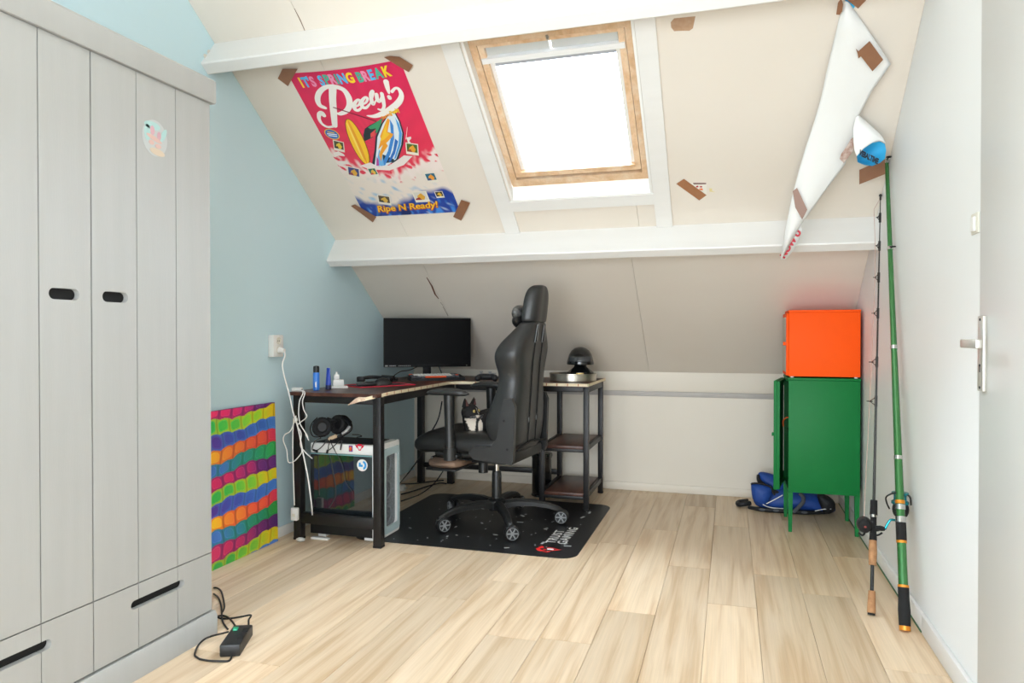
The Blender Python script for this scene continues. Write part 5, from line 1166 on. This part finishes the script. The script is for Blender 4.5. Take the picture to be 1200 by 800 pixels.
# ------------------------------------------------------------------ poster taped to the slope
PXA, PXB, PSA, PSB = -2.140, -1.518, 0.43, 1.432
pcen = slope((PXA+PXB)/2, PSB, 0.001)
po = thing('surf_poster', 'pink surf poster with spring lettering taped to the slope left of the window', 'poster', pcen)
def pdrop(u): return 0.016*math.sin(u*math.pi)*0.4
def psurf(u, v, o=0.0):
    # slight bow of the paper between the tape strips
    bow = 0.006*math.sin(math.pi*u)*(0.4+0.6*v) + 0.0015
    return slope(PXA+(PXB-PXA)*u + 0.006*(1-2*u)*math.sin(math.pi*v)*0.3, PSA+(PSB-PSA)*v + (1-v)*0.012*math.sin(math.pi*u) - 0.004*v*math.sin(math.pi*u), bow+o)
def P2uv(px, py):
    x, s = to_slope(px, py, 0.004); return ((x-PXA)/(PXB-PXA), (s-PSA)/(PSB-PSA))
def poster_colours(nu, nv):
    u, v = np.meshgrid(np.linspace(0, 1, nu+1), np.linspace(0, 1, nv+1)); H = lambda h: np.array(lin(h))
    rs = np.random.RandomState(4)
    def noise(fx, fy, seed):
        r_ = np.random.RandomState(seed); out = np.zeros_like(u)
        for k in range(14):
            a = r_.uniform(0.4, 2.2); out += np.sin(u*fx*a*r_.choice([-1, 1])+v*fy*a+r_.uniform(0, 6.28)+1.6*np.sin(u*fx*0.7+r_.uniform(0, 6)))
        return out/7
    n1, n2, n3 = noise(16, 18, 1), noise(40, 34, 2), noise(26, 60, 3)
    col = np.zeros(u.shape+(3,))
    c = H('#d61f56')*(1-v[..., None]*0.9)+H('#e8484f')*(v[..., None]*0.9)
    rays = 0.04*np.sin(np.arctan2(v-0.5, u-0.5)*22)
    col[:] = np.clip(c*(1+rays[..., None]), 0, 1)
    def over(mask, h):
        m = np.clip(mask, 0, 1)[..., None]; col[:] = col*(1-m)+H(h)*m
    edge = np.abs(u-0.5)*2
    over((v-(0.635-0.16*edge*edge)+0.055*n1+0.045*n2)*22*(n3 > -0.45), '#efe0d8')          # pale splash
    over((v-(0.685-0.06*edge)+0.05*n1+0.04*n2)*18, '#e9ddd0')
    over((v-0.70+0.05*n2)*6*np.clip(n3*1.2-0.25, 0, 1), '#6fb0d8')
    over((v-(0.845-0.05*np.cos(u*6.0+1.2))+0.02*n1)*26, '#24429a')
    over((v-0.84+0.03*n1)*10*np.clip(n2*1.5-0.15, 0, 1), '#3f86d6')
    over((v-0.85)*10*np.clip(n3*1.6-0.7, 0, 1), '#dbe7ee')
    over((v-0.86)*10*np.clip(-n1*1.6-0.4, 0, 1), '#152a66')
    out = np.ones(u.shape+(4,), np.float32); out[..., :3] = col
    return out.reshape(-1, 4)
NU, NV = 130, 210
M_pap = attr_mat('printed_poster_paper', 0.38)
sheet = part('sheet', MB().grid(lambda u, v: psurf(u, v, 0), NU, NV), M_pap, po, col=poster_colours(NU, NV), fix=False, sharp=0)
class Print:
    def __init__(s): s.mb = MB(); s.mats = []; s.lay = 0
    def mi(s, h):
        m = mat('ink_'+h.lstrip('#'), h, 0.4)
        if m not in s.mats: s.mats.append(m)
        return s.mats.index(m)
    def poly(s, h, px):
        s.lay += 1; uv = [P2uv(*p) for p in px] if px and abs(px[0][0]) > 3 else px
        tri = tessellate_polygon([[Vector((a, b*1.6, 0)) for a, b in uv]]); o = 0.0004+s.lay*0.000035
        s.mb.add([psurf(a, b, o) for a, b in uv], [t for t in tri], s.mi(h))
    def stroke(s, h, px, w):
        """brush stroke through photo points, width in metres on the paper"""
        s.lay += 1; o = 0.0004+s.lay*0.000035
        q = [P2uv(*p) for p in px]; pts = catmull([(a*(PXB-PXA), b*(PSB-PSA), 0) for a, b in q], 5)
        ww = w if isinstance(w, (list, tuple)) else [w]*len(px)
        W, Hh = PXB-PXA, PSB-PSA; L_, R_ = [], []
        for i, p in enumerate(pts):
            t_ = (pts[min(i+1, len(pts)-1)]-pts[max(i-1, 0)]).normalized(); n_ = Vector((-t_.y, t_.x, 0))
            f = i/5; k = min(int(f), len(ww)-2) if len(ww) > 1 else 0; wv = ww[k]+(ww[min(k+1, len(ww)-1)]-ww[k])*(min(f-k, 1))
            L_.append(p+n_*wv/2); R_.append(p-n_*wv/2)
        vs_ = [psurf(p.x/W, p.y/Hh, o) for p in L_]+[psurf(p.x/W, p.y/Hh, o) for p in R_]; n = len(L_)
        s.mb.add(vs_, [(i, i+1, n+i+1, n+i) for i in range(n-1)], s.mi(h))
        for p, wv in ((pts[0], ww[0]), (pts[-1], ww[-1])):
            s.mb.add([psurf((p.x+wv/2*math.cos(a))/W, (p.y+wv/2*math.sin(a))/Hh, o) for a in [2*math.pi*k/10 for k in range(10)]], [tuple(range(10))], s.mi(h))
    def text(s, body, h, org, size, bold=0.0, ang=0.0, squash=1.0, shear=0.0, o_=None):
        """org in photo points, size in metres, angle in the paper"""
        s.lay += 1; o = 0.0004+s.lay*0.000035
        vs_, fs_ = text_geo(body, size, bold, shear=shear); u0, v0 = P2uv(*org); W, Hh = PXB-PXA, PSB-PSA
        c_, sn = math.cos(ang), math.sin(ang)
        s.mb.add([psurf(u0+((v[0]*squash)*c_-v[1]*sn)/W, v0-((v[0]*squash)*sn+v[1]*c_)/Hh, o) for v in vs_], fs_, s.mi(h))
P5 = lambda x, y: (335+x/8.42, 75+y/8.42)
P6 = lambda x, y: (320+x/3.81, 60+y/3.81)
P7 = lambda x, y: (390+x/9.6, 130+y/9.6)
P8 = lambda x, y: (420+x/8.0, 160+y/8.0)
pr = Print(); pr.lay = 5
# heading, one colour per letter
head = [('I', '#f3d228', (130, 160)), ('T', '#54b7e6', (143, 158)), ("'", '#54b7e6', (165, 154)), ('S', '#e88fb0', (176, 153)), ('S', '#54b7e6', (213, 147)), ('P', '#49b59a', (236, 142)), ('R', '#e88fb0', (259, 140)), ('I', '#49b59a', (286, 138)), ('N', '#54b7e6', (299, 137)), ('G', '#f3d228', (334, 133)), ('B', '#49b59a', (381, 130)), ('R', '#e88fb0', (405, 126)), ('E', '#54b7e6', (434, 121)), ('A', '#49b59a', (462, 116)), ('K', '#f3d228', (497, 110))]
for ch_, h, p_ in head: pr.text(ch_, h, P6(*p_), 0.078, 0.0035, 0.045, 0.72)
part('heading', pr.mb, pr.mats, sheet, fix=False, sharp=0, label='multicoloured heading letters')
# script title
tt = Print(); tt.lay = 25; Wt = '#f0ece4'
tt.stroke(Wt, [P5(455, 215), P5(455, 330), P5(465, 450), P5(478, 600)], [0.040, 0.038, 0.038, 0.030])
tt.stroke(Wt, [P5(385, 425), P5(330, 400), P5(308, 340), P5(325, 270), P5(385, 215), P5(470, 205), P5(560, 235), P5(612, 310), P5(622, 390), P5(590, 450), P5(530, 480), P5(500, 475)], [0.018, 0.028, 0.03, 0.028, 0.024, 0.024, 0.028, 0.034, 0.032, 0.028, 0.022, 0.012])
tt.stroke(Wt, [P5(370, 500), P5(350, 480), P5(325, 495), P5(325, 540), P5(355, 590), P5(410, 618), P5(465, 610)], [0.026, 0.03, 0.024, 0.02, 0.016, 0.014, 0.014])
for (x, y) in ((372, 228), (405, 217)):
    tt.stroke(Wt, [P6(x-12, y+14), P6(x+8, y+4), P6(x+14, y-14), P6(x+2, y-18), P6(x-12, y+2), P6(x-8, y+24), P6(x+8, y+28), P6(x+24, y+12)], [0.010, 0.012, 0.016, 0.014, 0.022, 0.022, 0.016, 0.010])
tt.stroke(Wt, [P6(428, 230), P6(440, 206), P6(447, 176), P6(440, 168), P6(434, 186), P6(440, 222), P6(447, 230), P6(456, 214)], [0.008, 0.009, 0.010, 0.010, 0.020, 0.022, 0.014, 0.008])
tt.stroke(Wt, [P6(460, 186), P6(464, 210), P6(474, 218), P6(486, 196), P6(482, 182)], [0.02, 0.022, 0.016, 0.018, 0.016])
tt.stroke(Wt, [P6(484, 184), P6(490, 212), P6(494, 240), P6(484, 256), P6(468, 252)], [0.02, 0.022, 0.018, 0.014, 0.01])
tt.stroke(Wt, [P6(503, 132), P6(510, 160), P6(516, 182)], [0.03, 0.024, 0.012])
tt.stroke(Wt, [P6(517, 199), P6(520, 204)], 0.022)
tt.stroke(Wt, [P6(418, 281), P6(450, 284), P6(490, 272), P6(530, 250), P6(562, 222), P6(573, 194), P6(562, 168), P6(545, 162), P6(530, 176)], [0.006, 0.022, 0.032, 0.036, 0.034, 0.026, 0.018, 0.014, 0.018])
part('script_title', tt.mb, tt.mats, sheet, fix=False, sharp=0, label='white script title')
# picture: surf craft, paddle, plain yellow board, splashes and snapshots
pi_ = Print(); pi_.lay = 45
pi_.poly('#7d2230', [P7(0, -60), P7(490, 96), P7(486, 108), P7(-4, -50)])
pi_.poly('#2a3638', [P7(355, 185), P7(420, 140), P7(520, 90), P7(495, 210), P7(440, 290), P7(350, 330), P7(340, 260)])
pi_.poly('#3f9a68', [P7(390, 170), P7(470, 120), P7(560, 60), P7(520, 200), P7(485, 240), P7(480, 180), P7(420, 190)])
pi_.poly('#e0504e', [P7(420, 240), P7(480, 190), P7(470, 260), P7(425, 290)])
pi_.poly('#20303a', [P7(640, 5), P7(700, 0), P7(760, 110), P7(800, 240), P7(795, 360), P7(740, 530), P7(690, 570), P7(480, 620), P7(440, 600), P7(470, 420), P7(480, 270), P7(540, 130)])
pi_.poly('#dfe9ee', [P7(640, 10), P7(692, 8), P7(745, 110), P7(782, 240), P7(770, 370), P7(715, 530), P7(590, 620), P7(470, 615), P7(490, 430), P7(500, 280), P7(560, 130)])
pi_.poly('#4f9bd8', [P7(700, 60), P7(745, 130), P7(778, 245), P7(765, 370), P7(710, 525), P7(690, 530), P7(740, 360), P7(745, 230)])
pi_.poly('#3f86cf', [P7(640, 80), P7(680, 150), P7(690, 300), P7(650, 470), P7(590, 600), P7(540, 610), P7(620, 440), P7(655, 280)])
pi_.poly('#2f6fbf', [P7(700, 300), P7(735, 330), P7(700, 470), P7(650, 560), P7(625, 560), P7(680, 430)])
pi_.poly('#6fb3e3', [P7(520, 420), P7(560, 480), P7(575, 600), P7(500, 610), P7(505, 500)])
pi_.poly('#f0a02c', [P7(615, 65), P7(640, 90), P7(615, 220), P7(680, 245), P7(670, 275), P7(600, 350), P7(620, 380), P7(560, 470), P7(545, 560), P7(520, 480), P7(560, 370), P7(510, 420), P7(540, 300), P7(530, 270), P7(585, 130)])
pi_.poly('#f3c433', [P7(610, 90), P7(600, 225), P7(640, 245), P7(575, 310), P7(530, 330), P7(580, 180)])
pi_.poly('#b7469c', [P7(492, 500), P7(515, 540), P7(520, 605), P7(490, 608)])
# plain yellow surfboard in the place of the leaping figure
def board(cx, cy, lx, ly, wx, n=22):
    return [P7(cx+lx*math.cos(a)-wx*math.sin(a), cy+ly*math.cos(a)+0.25*wx*math.sin(a)) for a in [2*math.pi*k/n for k in range(n)]]
pi_.poly('#8a4f1c', board(275, 335, 120, 265, 78)); pi_.poly('#f2c12c', board(275, 335, 114, 256, 70)); pi_.poly('#e59a24', board(275, 335, 112, 250, 16)); pi_.poly('#f7d866', board(248, 330, 96, 215, 10))
for L_ in ([(0, 470), (60, 450), (120, 480), (135, 505), (60, 500), (20, 520)], [(60, 560), (150, 560), (190, 590), (120, 600), (80, 600)], [(300, 610), (420, 570), (520, 620), (640, 600), (760, 520), (800, 490), (900, 500), (800, 600), (640, 660), (420, 650)], [(830, 290), (880, 280), (885, 300), (860, 330), (880, 350), (850, 360)], [(820, 310), (838, 170), (842, 172), (828, 312)]):
    pi_.poly('#eee3dc', [P7(*p) for p in L_])
def snap(c, w, h, rot, cols):
    u0, v0 = P2uv(*c); W, Hh = PXB-PXA, PSB-PSA
    def R_(x, y): return (u0+(x*math.cos(rot)-y*math.sin(rot))/W, v0+(x*math.sin(rot)+y*math.cos(rot))/Hh)
    pi_.poly('#e9e2d2', [R_(-w/2, -h/2), R_(w/2, -h/2), R_(w/2, h/2), R_(-w/2, h/2)])
    a, b, cc, d = -w*0.42, w*0.42, -h*0.42, h*0.27
    pi_.poly(cols[0], [R_(a, cc), R_(b, cc), R_(b, d), R_(a, d)])
    pi_.poly(cols[1], [R_(a*0.5, cc*0.3), R_(0.2*b, cc*0.8), R_(b*0.7, 0), R_(b*0.4, d), R_(a*0.7, d)])
    pi_.poly(cols[2], [R_(a, d*0.6), R_(a*0.3, d*0.1), R_(0, d), R_(a, d)])
snap(P7(65, 390), 0.062, 0.075, 0.35, ('#4b4a2c', '#e3c33a', '#23262a')); snap(P7(235, 690), 0.075, 0.085, 0.35, ('#3c3f7a', '#dba436', '#8a3550'))
snap(P7(455, 680), 0.052, 0.062, -0.05, ('#2f6d5a', '#e2b74c', '#c94b4b')); snap(P7(895, 420), 0.07, 0.08, 0.3, ('#55702f', '#e2a033', '#a14a30'))
snap(P8(685, 380), 0.066, 0.07, -0.02, ('#2f6f86', '#e79a3a', '#3b4a7a')); snap(P8(245, 590), 0.08, 0.075, 0.25, ('#5a4a3a', '#d9b04a', '#2a2a2a'))
snap(P8(590, 560), 0.09, 0.085, 0.02, ('#d8d4c8', '#e0a83c', '#9a2f2f')); snap(P8(762, 540), 0.05, 0.05, 0.0, ('#44402e', '#e6b93c', '#2c2c2c'))
u0, v0 = P2uv(*P6(262, 368))
pi_.poly('#e3c33a', [(u0+0.066*math.cos(a), v0+0.036*math.sin(a)+0.006*math.cos(a)) for a in [2*math.pi*k/24 for k in range(24)]])
pi_.poly('#2f68b4', [(u0+0.058*math.cos(a), v0+0.031*math.sin(a)+0.006*math.cos(a)) for a in [2*math.pi*k/24 for k in range(24)]])
for k, (yy, w) in enumerate(((-0.012, 0.03), (0.0, 0.045), (0.012, 0.04))):
    pi_.poly('#dfe6ee' if k else '#e3c33a', [(u0-w, v0+yy-0.003-0.006), (u0+w, v0+yy-0.003+0.004), (u0+w, v0+yy+0.004+0.004), (u0-w, v0+yy+0.004-0.006)])
part('picture', pi_.mb, pi_.mats, sheet, fix=False, sharp=0, label='printed surfboards, splashes and snapshots', kind='stuff')
fo_ = Print(); fo_.lay = 110
fo_.text('Ripe N Ready!', '#b8542a', P8(188, 705), 0.068, 0.005, 0.03, 1.0, 0.25)
fo_.text('Ripe N Ready!', '#f3c22e', P8(186, 702), 0.068, 0.001, 0.03, 1.0, 0.25)
fo_.text('Starring', '#f0a03a', P6(489, 297), 0.026, 0.001, 0.33, 0.8); fo_.text('Peely', '#f3c22e', P6(529, 279), 0.034, 0.0015, 0.33, 0.8)
part('slogan', fo_.mb, fo_.mats, sheet, fix=False, sharp=0, label='yellow slogan lettering', kind='stuff')
M_tape = mat('brown_parcel_tape', '#8f6448', 0.32, var=(25, 0.4, '#7d543b'))
def tape_strip(name, pts, o, parent=None, m=None, th=0.0006, **k):
    q = MB().prism([[to_slope(*p, o=o) for p in pts]], o, o+th, sp)
    return part(name, q, m or M_tape, parent, **k)
for pts in ([(325.5, 92), (331, 80.5), (349, 80.5), (344, 89), (337.5, 101)], [(450, 67), (457, 65.5), (468, 66.5), (484, 76.5), (479, 84.5), (466, 77)], [(411, 241), (416, 239.5), (441, 254), (437, 260.5)], [(531, 254), (540.5, 234), (551, 237.5), (540.5, 258.5)]):
    tape_strip('tape_strip', pts, 0.0095, po)

# ------------------------------------------------------------------ tape left on the slope
tape_strip('tape_remnant', [(786, 26), (790, 21.5), (815, 19), (812, 33), (808, 36), (799, 36), (790, 36.5), (786.5, 32)], 0.0004, None, mat('faded_tape', '#b08b6c', 0.45, var=(40, 0.6, '#c3a68c')), label='faded brown tape scrap on the slope under the upper beam', cat='tape')
tape_strip('tape_remnant', [(792.5, 215.3), (801.5, 209.5), (828, 228.5), (819.5, 234.7)], 0.0022, None, mat('tan_tape', '#a5714c', 0.4, var=(30, 0.4, '#98623f')), label='brown tape strip holding a torn paper scrap on the slope', cat='tape')
ts_ = thing('torn_poster_corner', 'torn white poster corner with red print stuck under brown tape on the slope', 'paper', slope(-0.14, 1.37, 0.001))
tape_strip('paper', [(808, 214), (828, 214), (828, 228), (824, 226)], 0.0005, ts_, mat('scrap_paper', '#eae6da', 0.5))
pq = MB()
for pts, mi in (([(812, 214.2), (827.5, 214.2), (827.5, 215.8), (813, 216)], 0), ([(815.5, 218), (818, 217.3), (818.5, 219.2), (816, 219.6)], 1), ([(820, 218), (823, 218), (822.5, 219.5), (820.3, 219.5)], 1), ([(819, 221), (823, 220.5), (824, 222.8), (820, 222.5)], 2)):
    pq.prism([[to_slope(*p, o=0.0012) for p in pts]], 0.0012, 0.0015, sp, mi)
part('print', pq, [mat('scrap_brown', '#7d5a55', 0.5), mat('scrap_red', '#b0212e', 0.5), mat('scrap_orange', '#f07a35', 0.5)], ts_)
part('paint_chip', MB().prism([[to_slope(*p, o=0.0004) for p in ((831, 220.5), (835, 221), (834, 223), (838, 225), (831.5, 224.5))]], 0.0004, 0.0007, sp), mat('bare_patch', '#e4d59a', 0.7), ce)

# ------------------------------------------------------------------ poster hanging half off on the right
M_back = mat('poster_back_white', '#eeeeea', 0.42); M_cy = mat('poster_front_cyan', '#38a9d6', 0.4)
hp0 = ony(915, 305, 3.90)
hpz = thing('fallen_poster', 'poster hanging half off the right slope showing its white back', 'poster', hp0)
# outline of the hanging flap, each photo point at its own distance from the viewer (sheet falls plumb below its taped corner)
def YQ(py): return float(np.interp(py, [0, 60, 140, 200, 305], [3.115, 3.27, 3.52, 3.68, 3.90]))
FL = [[(987.5, 2), (991, 1.5), (994.5, 3), (998, 7)], [(979, 40), (990, 38), (1003, 36), (1017, 34.5)], [(969, 82), (988, 80), (1013, 78), (1044, 75)], [(962, 115), (980, 113), (1000, 110), (1022, 106)], [(955, 140), (972, 139), (990, 138), (1006, 136)], [(945, 170), (960, 168), (982, 166), (1000, 164)], [(936, 200), (950, 198), (968, 197), (990, 193)], [(927, 235), (937, 234), (950, 233), (962, 230)], [(920, 270), (926, 268), (932, 266), (938, 264)], [(914.5, 303), (915.5, 303.5), (916.5, 303), (917.5, 301)]]
def ribs(rows, off=0.0):
    q = MB(); nr = 6
    rows3 = []
    for r_ in rows:
        pts = catmull([ony(px, py, YQ(py)-0.02*math.sin(math.pi*i/3)+off) for i, (px, py) in enumerate(r_)], 4); rows3.append(pts)
    m = len(rows3[0]); cols_ = []
    for j in range(m): cols_.append([rows3[i][j] for i in range(len(rows3))])
    q.grid(lambda u, v: rows3[int(round(v*(len(rows3)-1)))][int(round(u*(m-1)))], m-1, len(rows3)-1); return q
flap = part('flap', ribs(FL), M_back, hpz, solid=0.0008, sharp=0)
# rolled lower corner with the cyan print side showing
axis0 = ony(1006, 134, YQ(136)-0.0); 
curl = []
lip = [(1004, 183), (1012, 174), (1022, 167.5), (1031, 165.5), (1037, 168.5), (1038.5, 176), (1037, 186), (1031, 191), (1022, 194.5), (1012, 193), (1005, 190)]
for i, (px, py) in enumerate(lip): curl.append(ony(px, py, (3.52, 3.535, 3.55, 3.56, 3.57, 3.575, 3.57, 3.56, 3.55, 3.54, 3.525)[i]))
lf_ = catmull([ony(1003, 137, 3.50), ony(1000, 150, 3.52), ony(1000, 163, 3.53), ony(1001, 175, 3.53), ony(1004, 183, 3.52)], 3)
rt_ = catmull([ony(1006.5, 135, 3.505), ony(1014, 141, 3.54), ony(1024, 150, 3.55), ony(1034, 160, 3.56), ony(1038, 169, 3.572)], 3)
lp_ = catmull(curl[:5]+[rt_[-1]], 3); m_ = len(lf_)-1; n2_ = len(lp_)-1
def coons(u, v):
    a, b = lf_[int(round(u*m_))], rt_[int(round(u*m_))]; base_ = a.lerp(b, v); end_ = lf_[-1].lerp(rt_[-1], v)
    return base_ + (lp_[int(round(v*n2_))]-end_)*u**2 - _f0*0.02*math.sin(math.pi*v)*math.sin(math.pi*min(1, u*0.8+0.05))
q = MB().grid(coons, m_, n2_)
part('rolled_corner', q, M_back, hpz, solid=0.0008, sharp=0)
cy_ = Vector((0, 0, 0))
for p in curl: cy_ += p
cy_ /= len(curl); cy_ += _f0*0.05
q = MB(); q.add(curl+[p.lerp(cy_, 0.5)+_f0*0.03 for p in curl]+[cy_+_f0*0.03], [(i, (i+1) % 11, 11+(i+1) % 11, 11+i) for i in range(11)]+[(11+i, 11+(i+1) % 11, 22) for i in range(11)])
pf_ = part('print_side', q, M_cy, hpz, sharp=0, label='cyan printed side inside the curl')
vs_, fs_ = text_geo('VEBALTIME', 0.032, 0.002)
o_ = ony(1006, 181.5, 3.515); e_ = ony(1028, 192.5, 3.53); d_ = (e_-o_); Lw = max(v[0] for v in vs_); up_ = Vector((0.25, 0, 1)).normalized()
q = MB(); q.add([o_+d_*(v[0]/Lw)+up_*v[1]-_f0*0.004 for v in vs_], fs_)
part('lettering', q, mat('ink_dark', '#16202c', 0.5), pf_, fix=False, sharp=0)
q = MB().prism([[(0, 0), (1, 0), (1, 1), (0, 1)]], 0, 0.0006, lambda a, b, t: (lambda c: c)(ony(1007+30*a, (199 if a < 0.5 else 186)+b*(17 if a < 0.5 else 18), 3.745+0.02*a)) + _f0*(-t))
part('tape_strip', q, M_tape, hpz)
def on_flap(pts, off=0.004, name='tape_strip', m=None, lab=None):
    q = MB(); P = [ony(px, py, YQ(py)-0.035-off) for px, py in pts]; n = len(P)
    q.add(P+[p+_f0*0.0006 for p in P], [tuple(range(n))[::-1], tuple(range(n, 2*n))]+[(i, (i+1) % n, n+(i+1) % n, n+i) for i in range(n)]); part(name, q, m or M_tape, hpz, label=lab)
on_flap([(1003, 57), (1006, 60), (1019, 48), (1035, 70), (1022.5, 83.5), (1009, 66), (1006, 68.5), (1005, 63)])
on_flap([(929, 224), (934, 220), (946, 245.5), (940, 257), (932, 243)], name='tape_strip', m=mat('tape_under_paper', '#a08378', 0.4))
on_flap([(984, 186), (986, 180), (993, 170), (997, 163), (1001, 160), (1003, 162), (1007, 167), (998, 179), (989, 191), (986, 188)], m=mat('torn_tape_flap', '#a47b6a', 0.4, var=(50, 0.8, '#e9dfd6')))
on_flap([(980, 17), (982, 3), (986, -2), (988, 5), (987, 13), (984, 17.5)], off=0.0)
tape_strip('tape_strip', [(989, -3), (1008, -12), (1020, -5), (1005.5, 10)], 0.012, hpz)
part('print_corner', MB().prism([[to_slope(*p, o=0.004) for p in ((988, -4), (997, -8), (1004, 2), (999, 13), (992, 4))]], 0.004, 0.0048, sp), M_cy, hpz)
q = MB(); P = [ony(px, py, YQ(py)+0.012) for px, py in ((938, 262), (940, 270), (936, 281), (929, 294), (921, 304), (915.5, 304), (914.5, 300), (924, 280))]
q.add(P, [tuple(range(8))]); ft_ = part('folded_tip', q, M_back, hpz, solid=0.0006, sharp=0)
vs_, fs_ = text_geo('NOW U', 0.036, 0.0025); o_ = ony(918.5, 303.0, 3.893); e_ = ony(939, 272, 3.835); d_ = e_-o_; Lw = max(v[0] for v in vs_); up_ = (ony(911, 298, 3.89)-ony(918, 303, 3.89)).normalized()
q = MB(); q.add([o_+d_*(v[0]/Lw)+up_*v[1]-_f0*0.002 for v in vs_], fs_)
part('red_lettering', q, mat('ink_red', '#c0283a', 0.5), ft_, fix=False, sharp=0)
